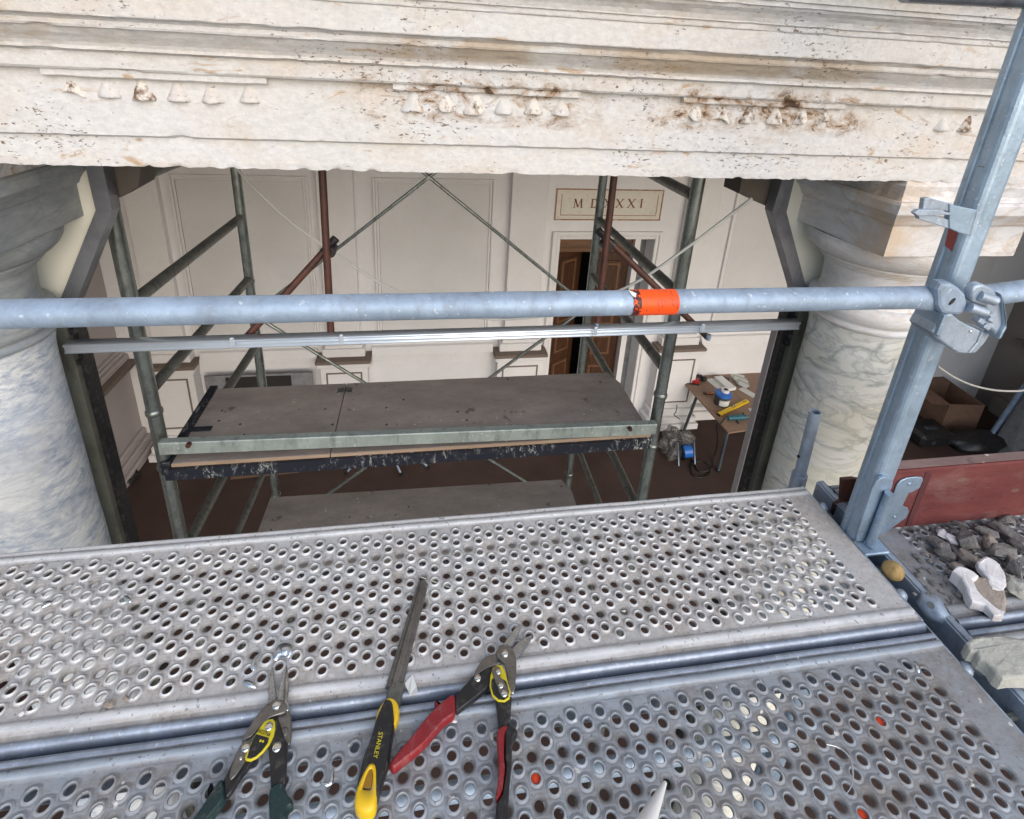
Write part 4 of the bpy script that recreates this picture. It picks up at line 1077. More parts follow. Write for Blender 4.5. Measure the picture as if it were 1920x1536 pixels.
pts = [aty(1758,686,1.5), aty(1765,692,1.5), aty(1790,708,1.5), aty(1822,722,1.5), aty(1860,731,1.5), aty(1895,733.5,1.5), aty(1925,731,1.5), aty(1990,715,1.5)]
tag(MB().path(smooth(pts), .0042, 8).build("white_cable", m_cable), "white cable sagging across the next bay at right of the post", "cable")

# ------------------------------------------------------------------ outer scaffold: decks
def hole_cell(cx, cy, w, h, kind, rise=1.0):
    """one punched hole: square collar of sheet running up (or down) into a lipped hole"""
    n = 16
    prof_up = [(.0114,-.00045),(.0098,.0012),(.0090,.0026),(.0082,.0034),(.0074,.0034),(.0069,.0022),(.0066,-.003)]
    prof_dn = [(.0108,-.00035),(.0090,-.0008),(.0078,-.0022),(.0070,-.0042),(.0067,-.0075)]
    pr = prof_dn if kind else prof_up
    vs = []
    for i in range(n):
        a = 2*math.pi*i/n; c, s = math.cos(a), math.sin(a); k = 1/max(abs(c)/(w/2), abs(s)/(h/2))
        vs.append((cx+c*k, cy+s*k, 0))
    for r_, z in pr:
        for i in range(n):
            a = 2*math.pi*i/n; vs.append((cx+r_*math.cos(a), cy+r_*math.sin(a), z*rise if z > 0 else z))
    return vs
def deck_sheet(par=0, x0=-.068, rise=1.0):
    """local coordinates: far edge y=0, near edge y=-.323; right end x=0, left end x=-2.07"""
    V = []; F = []; n = 16
    strips = 87
    for k in range(strips):
        cx = x0-.0225*k
        if k % 2 == par: rows = range(0, 19, 2)
        else:
            rows = range(1, 19, 2)
            for ya, yb_ in ((-.046+.013, -.046), (-.280, -.280-.013)):
                o = len(V); V += [(cx-.01125,ya,0),(cx+.01125,ya,0),(cx+.01125,yb_,0),(cx-.01125,yb_,0)]; F.append((o+3,o+2,o+1,o))
        for r_ in rows:
            kind = (r_ % 4 == 3)
            vs = hole_cell(cx+rng.uniform(-.0002,.0002), -.046-.013*r_, .0225, .026, kind, rise*rng.uniform(.75,1.15))
            o = len(V); V += vs; L = len(vs)//n
            # corners of the cell so neighbouring collars meet without gaps
            for q in range(L-1):
                for i in range(n):
                    j = (i+1) % n; F.append((o+q*n+i, o+q*n+j, o+(q+1)*n+j, o+(q+1)*n+i))
            c0 = len(V); cc = [(cx+.01125,-.046-.013*r_+.013,0),(cx-.01125,-.046-.013*r_+.013,0),(cx-.01125,-.046-.013*r_-.013,0),(cx+.01125,-.046-.013*r_-.013,0)]
            V += cc
            an = [math.atan2(y-(-.046-.013*r_), x-cx) % (2*math.pi) for x, y, z in cc]
            for t_, a in enumerate(an):
                i = int(a/(2*math.pi/n)) % n; F.append((o+i, c0+t_, o+(i+1) % n))
    xl_ = x0-.0225*(strips-1)-.01125; xr_ = x0+.01125
    o = len(V); V += [(xr_,-.033,0),(0,-.033,0),(0,-.293,0),(xr_,-.293,0),(-2.07,-.033,0),(xl_,-.033,0),(xl_,-.293,0),(-2.07,-.293,0)]
    F += [(o+3,o+2,o+1,o),(o+7,o+6,o+5,o+4)]
    me = bpy.data.meshes.new("perforated_sheet"); me.from_pydata(V, [], F)
    me.polygons.foreach_set("use_smooth", [True]*len(F)); me.update(); return me
def edge_mesh(sg, ex=0.0, part=0):
    # sg=+1 far side, -1 near side; s measured outwards from the flat field
    pr = [(0,0),(.004,0),(.006,.0022),(.009,.0036),(.013,.0036),(.016,.0022),(.0175+ex*.5,.0),(.0185+ex,-.0022),(.0195+ex,-.0022),(.021+ex,.0006),(.024+ex,.0022),(.027+ex,.0018),(.030+ex,-.0012),(.032+ex,-.006),(.033+ex,-.014),(.033+ex,-.066),(.008,-.066),(.008,-.064),(.0312+ex,-.064),(.0312+ex,-.006)]
    pr = pr[:10] if part == 0 else pr[9:]
    n = 60; V = []; F = []; m = len(pr)
    for k in range(n+1):
        x = -2.07+2.07*k/n
        for s_, z in pr:
            w = noise.noise(Vector((x*6, sg*3.0, 0)))*.0007
            V.append((x, (-.033+s_ if sg > 0 else -.293-s_)+w*(z > -.01), z+w*(z > -.01)))
    for k in range(n):
        for j in range(m-1):
            f = (k*m+j, (k+1)*m+j, (k+1)*m+j+1, k*m+j+1); F.append(f if sg > 0 else f[::-1])
    me = bpy.data.meshes.new("side_ridge" if part == 0 else "rolled_edge"); me.from_pydata(V, [], F); me.polygons.foreach_set("use_smooth", [True]*len(F)); me.update(); return me
SH = deck_sheet(); SH2 = deck_sheet(1, -.0705, .5); EF, EN, RF, RN = edge_mesh(1), edge_mesh(-1, .009), edge_mesh(1, 0, 1), edge_mesh(-1, .009, 1)
m_roll = galv('rolled_zinc_edge', (.36,.41,.49), (.14,.14,.15), .4, .4, .5, 12)
lug = MB(); lug.lathe([(.0,.008),(.006,.0065),(.010,.002),(.011,-.006),(.011,-.02)], (0,0,0), 14); LUG = lug.mesh("lug", m_cast)
capb = MB(); capb.bbox((-.0005,-.322,-.055),(.006,-.002,-.0006),.0015); CAP = capb.mesh("end_plate", m_cast)
def deck(x, y, mat, label):
    th = thing("steel_deck", label, "scaffold deck", (x, y, 0), "perforated steel decks of the scaffold")
    for nm, me in (("perforated_sheet", SH2 if (y < .6 and x < 1) else SH), ("side_ridge", EF), ("side_ridge", EN), ("rolled_edge", RF), ("rolled_edge", RN)):
        mm = me.copy(); mm.materials.clear(); mm.materials.append(m_roll if (me is RN or (me is RF and y < .6)) else mat); shared(nm, mm, (x, y, 0), th)
    shared("end_plate", CAP, (x, y, 0), th)
    for dy in (-.06,-.16,-.27): shared("lug", LUG, (x+.010, y+dy, -.004), th)
    shared("end_plate", CAP, (x-2.076, y, 0), th)
    return th
deck(.898, .857, m_deckF, "pale dusty perforated steel deck, the farther one, under the blades of both snips")
deck(.896, .517, m_deckN, "bluish perforated steel deck nearest the viewer, under the tool handles")
deck(.965+2.07, .853, m_deckB, "perforated steel deck of the next bay, strewn with rubble")
deck(.965+2.07, .513, m_deckB, "perforated steel deck of the next bay, under the large pale stone slab")

# transom between the bays
tr = thing("transom", "grey steel transom channel between the two bays of decks", "transom", (.93,.55,-.06))
MB().bbox((.909,.05,-.075),(.9125,0.868,-.012),.001).build("near_flange", m_cast, tr)
MB().bbox((.948,.05,-.075),(.9515,0.868,-.004),.001).build("far_flange", m_cast, tr)
MB().box((.9126,.05,-.075),(.9479,0.868,-.071)).build("web", m_dled, tr)
MB().bbox((.952,.05,-.006),(.966,0.868,-.001),.001).build("top_lip", m_cast, tr)
for y in (.66,.40,.30): MB().bbox((.930,y-.006,-.07),(.948,y+.006,-.03),.003).build("stiffener", m_dled, tr)
def blob(c, sx, sy, sz, seed, amp, mat, name, parent=None, sub=3, smooth_=True):
    bm = _bm.new(); _bm.ops.create_icosphere(bm, subdivisions=sub, radius=1)
    b = MB(); vv = []
    for v in bm.verts:
        k = 1+amp*noise.noise(v.co*1.6+Vector((seed,)*3))+amp*.4*noise.noise(v.co*4.3+Vector((seed,)*3))
        vv.append(Vector(c)+Vector((v.co.x*sx*k, v.co.y*sy*k, v.co.z*sz*k)))
    b.add(vv, [tuple(v.index for v in f.verts) for f in bm.faces], smooth_); bm.free(); return b.build(name, mat, parent)
kn_ = thing("node_casting", "dusty cast scaffold node between the deck corners", "coupler", atz(1752,1140,-.01))
blob(atz(1748,1138,-.012), .024,.026,.020, 2, .25, m_cast, "knuckle", kn_)
blob(atz(1775,1160,-.02), .022,.024,.018, 5, .3, m_cast, "knuckle", kn_)
MB().tube(atz(1735,1095,-.02), atz(1775,1160,-.03), .012, 12).build("link", m_cast, kn_)
MB().tube(atz(1745,1135,.006), atz(1745,1135,.010), .006, 10).build("rivet", m_dled, kn_)
kn2 = thing("node_casting", "blue grey scaffold link between the near deck and the stone slab", "coupler", atz(1860,1255,-.03))
MB().tube(atz(1815,1232,-.02), atz(1862,1262,-.03), .017, 14).build("sleeve", m_cast, kn2)
MB().bbox(tuple(atz(1862,1275,-.03)-Vector((.006,.02,.03))), tuple(atz(1862,1275,-.03)+Vector((.012,.012,.015))), .003).build("lug", m_cast, kn2)
# turned wooden knob
p = atz(1674,1070,.004); kb = MB()
kb.lathe([(.0,.019),(.004,.0188),(.0045,.0178),(.008,.0175),(.0085,.0166),(.0125,.0155),(.013,.0145),(.0165,.0105),(.0182,.004),(.0178,-.006),(.0155,-.013),(.010,-.020),(.0,-.022)], (0,0,0), 28)
Rk = Matrix.Rotation(math.radians(38),3,'X') @ Matrix.Rotation(math.radians(-18),3,'Y')
kb.v = [tuple(Rk@Vector(v)+p) for v in kb.v]
kk_ = kb.jitter(.0006, 90).build("wooden_knob", m_cork, None, p); tag(kk_, "round yellow brown wooden knob wedged between the deck ends", "knob")

# post
ps = thing("scaffold_post", "tall light blue galvanised scaffold post at the right", "post", (.93,.72,-2))
x0, y0, s_ = .9045, .700, .047
sec = []
for (cx, cy, a0) in ((x0+s_-.012,y0+.012,-90),(x0+s_-.012,y0+s_-.012,0),(x0+.012,y0+s_-.012,90),(x0+.012,y0+.012,180)):
    for k in range(5): a = math.radians(a0+k*22.5); sec.append((cx+.012*math.cos(a), cy+.012*math.sin(a)))
# shallow groove rolled along the side face
def sweepz(sec, z0, z1, name, mat, parent, sm=True):
    n = len(sec); vv = [(x,y,z) for z in (z0,z1) for x,y in sec]
    return MB().add(vv, [(i,(i+1)%n,n+(i+1)%n,n+i) for i in range(n)], sm).add([v for v in vv[n:]], [tuple(range(n))]).build(name, mat, parent)
i0 = 15
sec2 = sec[:15]+[(x0,y0+.031),(x0+.003,y0+.029),(x0+.003,y0+.025),(x0,y0+.023)]+sec[15:]
sweepz(sec2, -2.2, 1.45, "tube", m_post, ps, False).data.polygons.foreach_set("use_smooth", [False]*24)
m_rp = simple("red_paint_mark", (.30,.06,.05), .6)
q = [aty(1771,440,y0+.03), aty(1796,462,y0+.03)]
b = MB(); b.add([(x0-.0006,y0+.034,q[0].z+.012),(x0-.0006,y0+.016,q[0].z+.010),(x0-.0006,y0+.015,q[1].z-.004),(x0-.0006,y0+.03,q[1].z+.002)], [(0,1,2,3)]); b.build("paint_mark", m_rp, ps)
MB().bbox((x0-.0007,y0+.012,.7990),(x0+.001,y0+.022,.8005),.0002).build("joint_line", m_dled, ps)
MB().bbox((x0-.004,y0-.034,-.004),(x0+s_+.006,y0-.001,.004),.002).build("foot_plate", m_post, ps)
def pxprism(pts, Y0, Y1, name, mat, parent, bev=.0012):
    P = [aty(x, y, Y1) for x, y in pts]; return MB().prism([(p.x,p.z) for p in P], Y0, Y1, 'y', bev).build(name, mat, parent)
z8 = lambda L: [(1680+x/8, 340+y/8) for x, y in L]
cl = thing("rail_clasp", "small dark clasp bracket sticking out left from the post above the guard rail", "bracket", aty(1800,420,.69))
pxprism(z8([(430,262),(510,250),(870,348),(870,470),(640,425),(540,405),(470,430),(400,440)]), .700,.692, "upper_arm", m_cast, cl)
pxprism(z8([(400,441),(470,470),(580,512),(800,582),(870,620),(870,735),(440,600),(350,570),(340,520)]), .700,.692, "lower_arm", m_cast, cl)
pxprism(z8([(805,345),(1100,410),(1205,430),(1250,465),(1125,820),(960,780),(805,705)]), .6995,.690, "back_plate", m_post, cl)
pxprism(z8([(275,480),(340,430),(600,428),(825,478),(815,508),(560,516),(330,522)]), .6915,.684, "wedge", m_cast, cl)
pxprism(z8([(1215,460),(1265,462),(1145,830),(1110,815)]), .697,.689, "lip", m_cast, cl)

ps2 = thing("scaffold_post", "scaffold post at the left end of the long guard rail", "post", (-1.22,.72,-2))
x0b = x0; MB().bbox((-1.245,.700,-2.2),(-1.198,.747,1.45),.010).build("tube", m_post, ps2)
# guard rails
YR = .678; RR = .0192
zr0 = aty(0,589,YR); zr1 = aty(1745,557,YR); dirr = (zr1-zr0).normalized()
gr = thing("guard_rail", "long light blue galvanised guard rail crossing the whole picture", "guard rail", aty(960,578,YR))
A0 = zr0-dirr*.68; B0 = zr1
b = MB(); n = 28; K = 80; vv = []; ff = []
for k in range(K+1):
    t_ = k/K; p = A0.lerp(B0+dirr*.035, t_)
    fl_ = max(0.0, (t_-.965)/.035)
    for i in range(n):
        a = 2*math.pi*i/n; w = 1+.03*noise.noise(Vector((t_*30, math.cos(a)*1.2, math.sin(a)*1.2)))
        vv.append(p+Vector((0, math.cos(a)*RR*w*(1-.55*fl_), math.sin(a)*RR*w*(1+.35*fl_)-.004*fl_)))
for k in range(K):
    for i in range(n): j = (i+1)%n; ff.append((k*n+i,k*n+j,(k+1)*n+j,(k+1)*n+i))
b.add(vv, ff, True); b.add(vv[:n], [tuple(range(n))]); b.add(vv[-n:], [tuple(range(n))]); b.build("rail_tube", m_galv, gr)
pe = B0+dirr*.048
# flattened eye end
pts = [(1765,531),(1785,531),(1800,540),(1812,552),(1816,570),(1812,585),(1800,592),(1768,589),(1760,575),(1758,545)]
pxprism(pts, .672,.655, "rail_end", m_galv, gr, .006)
c_ = aty(1786,566,.654); MB().prism([(c_.x+math.cos(a)*.0065*.6+math.sin(a)*.003, c_.z+math.sin(a)*.0065) for a in [k*math.pi/6 for k in range(12)]], .6549,.6542, 'y').build("slot_hole", m_black, gr)
# sticker
st = MB(); vv = []; ff = []; n = 22; m_ = 24
pa, pb_ = aty(1180,562,YR), aty(1264,560,YR); pa = A0+dirr*((pa-A0).dot(dirr)); pb_ = A0+dirr*((pb_-A0).dot(dirr))
for k in range(m_+1):
    p = pa.lerp(pb_, k/m_)
    for i in range(n):
        a = math.radians(75+250*i/(n-1))
        e_ = noise.noise(Vector((i*.9,3,3)))*.002*(k == 0)
        vv.append(p+Vector((e_, math.cos(a)*(RR+.0009), math.sin(a)*(RR+.0009))))
for k in range(m_):
    for i in range(n-1): ff.append((k*n+i,k*n+i+1,(k+1)*n+i+1,(k+1)*n+i))
st.add(vv, ff, True); tag(st.build("safety_sticker", m_stick, None, (pa+pb_)/2), "torn orange printed sticker wrapped round the guard rail", "sticker")
b = MB(); q = pa+Vector((-.0012,0,0)); b.add([q+Vector((0,-.012,RR*.86)), q+Vector((-.004,-.004,RR*1.18)), q+Vector((.007,-.009,RR*1.02)), q+Vector((.004,-.015,RR*.8))], [(0,1,2,3)])
tag(b.build("torn_paper", m_leaf, None, q), "torn white paper edge curling up at the sticker's left end", "paper")
zn0, zn1 = aty(1835,556,.70), aty(1925,544,.70); dn = (zn1-zn0).normalized()
gr2 = thing("guard_rail", "short visible length of guard rail right of the post", "guard rail", zn0)
MB().tube(zn0-dn*.0, zn0+Vector((1.6,0,(dn.z/dn.x)*1.6)), RR, 26, None, True, 0, 3).build("rail_tube", m_galv, gr2)
gr3 = thing("guard_rail", "rail end crossing the top right corner, its shade put into the colour", "guard rail", aty(1800,-8,.74))
a_ = aty(1700,-16,.74); c2 = aty(1930,-4,.74); MB().tube(a_, a_+(c2-a_)*3, .0155, 20).build("rail_tube", m_steel, gr3)  # this rail lies in shade; a darker steel puts that into its colour
gr4 = thing("guard_rail", "lower guard rail glimpsed through the holes of the near deck", "guard rail", (0,.68,-.62))
MB().tube((-1.2,.68,-.615),(.91,.68,-.625), RR, 20).build("rail_tube", m_galv, gr4)

# coupler on the post
r1 = lambda L: [(1640+x/6.857, 440+y/6.857) for x, y in L]
cu = thing("coupler", "cast scaffold coupler with curved hook plate where the rail meets the post", "coupler", aty(1820,600,.68))
pxprism(r1([(1000,1020),(1100,1110),(1370,1240),(1310,1390),(1190,1535),(1080,1530),(960,1450),(780,1320),(745,1260),(880,1035)]), .70,.655, "clamp_body", m_cast, cu, .003)
pxprism(r1([(1385,1240),(1500,1270),(1420,1400),(1300,1530),(1200,1530),(1320,1390)]), .70,.668, "clamp_jaw", m_cast, cu, .003)
pxprism(r1([(1290,660),(1400,640),(1520,690),(1620,790),(1670,920),(1690,1060),(1690,1190),(1640,1250),(1610,1330),(1560,1330),(1540,1260),(1440,1180),(1420,1090),(1500,1020),(1440,1000),(1420,930),(1330,910),(1250,860),(1250,740)]), .665,.652, "hook_plate", m_cast, cu, .004)
pxprism(r1([(1620,760),(1660,800),(1700,1050),(1705,1200),(1630,1340),(1600,1345),(1640,1250),(1680,1180),(1675,1050),(1655,920)]), .672,.646, "hook_rim", m_post, cu, .002)
for (x, y, l) in ((1210,930,.05),(1340,780,.03)):
    a_ = aty(1640+x/6.857, 440+y/6.857, .652); MB().tube(a_, a_+Vector((.028,-.006,-.008)), .0085, 14).build("wedge_pin", m_cast, cu)
for (x, y) in ((1320,1100),(1390,1170),(1450,1080)):
    a_ = aty(1640+x/6.857, 440+y/6.857, .655); MB().bbox(tuple(a_-Vector((.006,.008,.004))), tuple(a_+Vector((.008,.006,.005))), .0015, Matrix.Rotation(.5,3,'Y')).build("lug", m_cast, cu)
a_ = aty(1820,621,.654); blob(a_, .003,.002,.0025, 1, 0, m_chrome, "stud", cu, 2)
pxprism([(1771,592),(1778,592),(1764,634),(1756,628)], .699,.650, "clamp_rib", m_post, cu, .001)

# toe board with its end fitting
tbd = thing("toe_board", "worn dark red timber toe board standing on the next bay's deck", "toe board", (1.9,.735,0))
tb_ = MB(); x0_, x1_ = .962, 3.02; K = 90; vv = []; prf = [(.7385,.004),(.7205,.004),(.7185,.006),(.7180,.162),(.7200,.1655),(.7440,.1665),(.7455,.164),(.7455,.004)]
for k in range(K+1):
    x = x0_+(x1_-x0_)*k/K
    for y, z in prf: w = noise.noise(Vector((x*9,y*20,z*9)))*.0013; vv.append((x, y-w, z+w*(z > .1)))
n = len(prf); ff = [(k*n+i, k*n+(i+1)%n, (k+1)*n+(i+1)%n, (k+1)*n+i) for k in range(K) for i in range(n)]+[tuple(range(n)), tuple(K*n+i for i in range(n))[::-1]]
tb_.add(vv, ff); tb_.build("board", m_redb, tbd)
MB().box((x0_+.001,.722,.1668),(x1_,.7435,.1675)).build("worn_top", m_redt, tbd)
r2 = lambda L: [(1560+x/5.333, 840+y/5.333) for x, y in L]
pxprism(r2([(945,240),(1000,262),(790,780),(740,780)]), .7178,.7165, "groove", simple("dark_red_groove", (.07,.015,.018), .8), tbd, .0003)
m_fit = galv("bracket_blue", (.30,.40,.52), (.15,.15,.16), .3, .4, .6, 16)
pxprism(r2([(690,330),(750,303),(850,292),(905,297),(915,320),(880,400),(830,430),(770,455),(740,510),(710,575),(722,590),(760,600),(772,640),(745,700),(640,775),(540,850),(440,915),(420,900),(600,520),(620,460),(655,370)]), .7160,.7135, "end_plate", m_fit, tbd)
for x, y in ((772,360),(625,690)): blob(aty(1560+x/5.333, 840+y/5.333, .713), .0045,.002,.004, 1, 0, m_fit, "rivet", tbd, 2)
pxprism(r2([(440,345),(480,305),(540,292),(600,310),(612,350),(600,400),(330,935),(245,935),(250,880),(400,420)]), .6995,.694, "hook_tongue", m_fit, tbd)
a_, c2 = aty(1560+575/5.333, 840+455/5.333, .685), aty(1560+375/5.333, 840+965/5.333, .685)
MB().tube(a_, c2, .0085, 16).build("hook_rod", m_fit, tbd)
# spigot of the inner post
sp = thing("spigot", "short hollow grey spigot tube standing past the far deck's corner", "tube", (.975,.94,0))
a_, c2 = aty(1529,772,.94), aty(1497,900,.94); dv = (c2-a_).normalized()
MB().tube(c2, a_, .0138, 22, None, True, .003).build("tube", m_cast, sp)
MB().tube(c2+dv*-.02, c2+dv*.5, .0185, 22).build("sleeve", m_cast, sp)
q = aty(1498,857,.925); MB().tube(q+Vector((0,-.0004,0)), q+Vector((0,.004,0)), .0035, 10).build("pin_hole", m_black, sp)
MB().tube(c2+dv*.03, Vector((.93,.74,-.07)), .013, 12).build("arm", m_dled, sp)
ch = thing("rusty_plate", "jagged rust brown plate behind the foot of the post", "plate", aty(1580,940,.80))
pxprism([(1579,900),(1600,898),(1640,905),(1660,1010),(1600,1010),(1560,965),(1566,948),(1577,940)], .808,.80, "plate", m_rust, ch, .002)

# ------------------------------------------------------------------ rubble on the next bay
def rock(px, py, sx, sy, sz, seed, mat, label, name="rubble_stone", group="rubble on the next bay's deck", rz=0.0, flat=.8):
    c = atz(px, py, sz*.5)
    bm = _bm.new(); rr = random.Random(seed)
    for k in range(16):
        v = Vector((rr.gauss(0,1), rr.gauss(0,1), rr.gauss(0,1))).normalized()*rr.uniform(.8,1.1); bm.verts.new(v)
    _bm.ops.convex_hull(bm, input=bm.verts[:])
    loose = [v for v in bm.verts if not v.link_faces]; _bm.ops.delete(bm, geom=loose, context='VERTS')
    _bm.ops.triangulate(bm, faces=bm.faces[:]); _bm.ops.subdivide_edges(bm, edges=bm.edges[:], cuts=2, use_grid_fill=True)
    bm.verts.ensure_lookup_table(); Rz_ = Matrix.Rotation(rz,3,'Z')
    vv = []
    for v in bm.verts:
        p = v.co*(1+.10*noise.noise(v.co*2.5+Vector((seed,)*3))+.05*noise.noise(v.co*7+Vector((seed,)*3)))
        q = Rz_@Vector((p.x*sx, p.y*sy, p.z*sz*.5)); vv.append(q)
    zmin = min(q.z for q in vv); vv = [Vector((c.x, c.y, 0))+Vector((q.x, q.y, q.z-zmin+.0025)) for q in vv]
    bm.verts.index_update(); b = MB(); b.add(vv, [tuple(v.index for v in f.verts) for f in bm.faces]); bm.free()
    return tag(b.build(name, mat, None, (c.x, c.y, 0)), label, "stone", group)
rocks = [
 (1768,1003,.018,.012,.016,1,m_rockw,"small white chip at the left tip of the rubble"),
 (1784,1012,.013,.013,.018,2,m_rockw,"small white faced stone beside the leftmost chip"),
 (1762,1022,.024,.018,.022,3,m_rock,"dark stone below the two small white chips"),
 (1775,1040,.022,.018,.020,4,m_rock,"rounded dark stone above the long white shard"),
 (1815,1012,.030,.022,.036,5,m_rock,"dark faceted stone between the white chips and the pinkish block"),
 (1858,1022,.026,.020,.034,6,m_rockt,"angular stone with pinkish top in the middle of the heap"),
 (1893,1003,.046,.020,.026,7,m_rock,"long dark slab like stone behind the pinkish block"),
 (1846,996,.026,.016,.020,8,m_rock,"brownish stone at the back of the heap"),
 (1880,1040,.040,.022,.028,9,m_rock,"wide dark stone in front of the long dark slab"),
 (1908,1062,.024,.024,.034,10,m_rock,"dark stone at the right frame edge beside the white shard"),
 (1905,1100,.022,.020,.036,11,m_rockg,"pale grey green stone low at the right frame edge"),
 (1795,1062,.014,.012,.020,12,m_rockt,"small tan stone touching the long white shard"),
 (1815,1050,.020,.022,.022,13,m_rockt,"orange brown flake standing between shards"),
 (1914,1020,.030,.022,.030,14,m_rock,"dark stone in the right frame edge above the others"),
 (1840,1062,.030,.020,.018,15,m_rock,"dark stone under the white shard"),
 (1735,1040,.008,.006,.006,16,m_rockt,"tiny crumb of stone left of the heap"),
 (1800,985,.018,.010,.012,17,m_rock,"small grey stone by the foot of the red board"),
 (1885,975,.03,.012,.014,18,m_rock,"low grey stone in front of the red board at right")]
for (x, y, sx, sy, sz, sd_, mt, lab) in rocks: rock(x, y, sx, sy, sz, sd_, mt, lab, rz=sd_*.7)
def shard(pts, z0, h, tilt, mat, label, name="marble_shard", cat="stone", group=None, bev=.004):
    P = [atz(x, y, z0+h) for x, y in pts]; c = sum(P, Vector())/len(P)
    Q = []
    for i in range(len(P)):
        for k in range(3):
            p = P[i].lerp(P[(i+1) % len(P)], k/3); Q.append(p+Vector((noise.noise(p*60), noise.noise(p*60+Vector((5,5,5))), 0))*.0025)
    b = MB(); b.prism([(p.x,p.y) for p in Q], z0, z0+h, 'z', bev)
    vv = []
    for v in b.v:
        v = Vector(v); t_ = (v.x-c.x)*tilt[0]+(v.y-c.y)*tilt[1]; top = (v.z-z0)/h
        v = v+Vector((0,0,max(-h*.6, t_)*top)); vv.append(tuple(v+noise.noise_vector(v*60)*.002))
    b.v = vv; b.sm = [False]*len(b.sm)
    return tag(b.build(name, mat, None, (c.x,c.y,z0)), label, cat, group)
r3 = lambda L: [(1600+x/6, 1000+y/6) for x, y in L]
rock(1858,1083,.036,.024,.030,21,m_rock,"dark stone carrying the white broken face with the pink edge",rz=.9)
shard(r3([(1385,318),(1440,290),(1490,278),(1560,310),(1600,330),(1650,370),(1690,430),(1722,500),(1725,550),(1708,603),(1640,604),(1580,590),(1545,545),(1500,470),(1460,420),(1420,380)]), .024, .012, (.1,.22), m_rockw, "white marble shard with pink edge, upper of the two big shards")
shard(r3([(1130,440),(1200,420),(1400,512),(1500,520),(1620,570),(1700,640),(1748,760),(1735,830),(1708,880),(1600,870),(1500,780),(1380,730),(1300,660),(1240,560)]), .004, .020, (.15,.25), m_rockt, "tan side of the long marble shard, lower of the two big shards", bev=.006)
shard(r3([(1108,432),(1180,403),(1250,430),(1330,470),(1402,512),(1340,545),(1400,640),(1480,720),(1560,770),(1640,830),(1715,862),(1706,893),(1650,890),(1600,882),(1550,830),(1500,792),(1420,768),(1350,742),(1310,690),(1262,592),(1200,512)]), .006, .022, (.15,.2), m_rockw, "long jagged white marble shard, lower of the two big shards", bev=.003)
shard(r3([(1265,1215),(1330,1185),(1500,1168),(1700,1165),(1960,1205),(2000,1600),(1700,1620),(1620,1550),(1560,1480),(1440,1390),(1400,1320),(1330,1300),(1290,1260)]), .003, .030, (.05,.1), m_rockg, "large pale grey stone slab at the right edge, below the rubble")
rr = random.Random(11); gb = MB()
for k in range(140):
    c = atz(rr.uniform(1715,1925), rr.uniform(978,1135), .003); r_ = rr.choice([.0025,.003,.004,.006])
    bm = _bm.new(); _bm.ops.create_icosphere(bm, subdivisions=1, radius=1)
    gb.add([Vector((c.x, c.y, r_*.5+.0005))+Vector((v.co.x*r_*rr.uniform(.7,1.3), v.co.y*r_*rr.uniform(.7,1.3), v.co.z*r_*rr.uniform(.4,.8))) for v in bm.verts], [tuple(v.index for v in f.verts) for f in bm.faces]); bm.free()
tag(gb.build("gravel", m_rock), "fine stone gravel scattered among the rubble", "gravel", None, 'stuff')
# fine grit on the decks: nobody could count it
gv = []; gf = []
def grit(x, y, z, s):
    o = len(gv); a = random.uniform(0,6.28)
    for k in range(3): gv.append((x+s*math.cos(a+k*2.1)*random.uniform(.6,1.2), y+s*math.sin(a+k*2.1)*random.uniform(.6,1.2), z))
    gv.append((x, y, z+s*random.uniform(.5,1.1))); gf.extend([(o,o+1,o+3),(o+1,o+2,o+3),(o+2,o,o+3)])
for k in range(2600):
    side = random.random()
    x = random.uniform(-1.1, .88)
    if side < .62:
        base = random.choice([.829,.829,.560,.560,.487,.487]); y = base+random.gauss(0,.0055)
        if random.random() < .25: y = random.uniform(.22,.84)
    else: x = random.uniform(.975,1.5); y = random.uniform(.53,.83) if random.random() < .8 else random.uniform(.25,.5)
    cl_ = noise.noise(Vector((x*7, y*25, 1)))
    if cl_ < -.05: continue
    grit(x, y, .0004, random.choice([.0006,.0008,.0010,.0014]))
me = bpy.data.meshes.new("grit"); me.from_pydata(gv, [], gf); m_grit = simple("grit", (.36,.32,.28), .9, 0, .5, 150); me.materials.append(m_grit)
o = bpy.data.objects.new("grit", me); COL.objects.link(o); tag(o, "fine plaster grit scattered over the steel decks", "grit", None, 'stuff')
# a few bigger crumbs
for k, (x, y, s_, mt, lab) in enumerate(((205,1322,.009,m_rockt,"brown crumb of mortar on the far deck near its left groove"),(238,1310,.006,m_rockt,"small brown crumb beside the larger crumb of mortar"),(193,1332,.005,m_rock,"grey crumb left of the brown mortar crumb"),
                                      (270,1040,.004,m_rockw,"white crumb at the far edge of the far deck"),(350,1027,.004,m_rockw,"white crumb right of the other at the far edge"),(438,1312,.005,m_rockw,"white flake on the groove left of the green snips"),
                                      (842,1355,.0055,m_rockw,"white marble crumb left of the pair beside the red grip"),(852,1352,.0055,m_rockw,"white marble crumb right of the pair beside the red grip"),(42,1340,.005,m_rockw,"white flake at the left end of the far deck"))):
    rock(x, y, s_, s_*.8, s_, 40+k, mt, lab, "crumb", "crumbs on the decks")

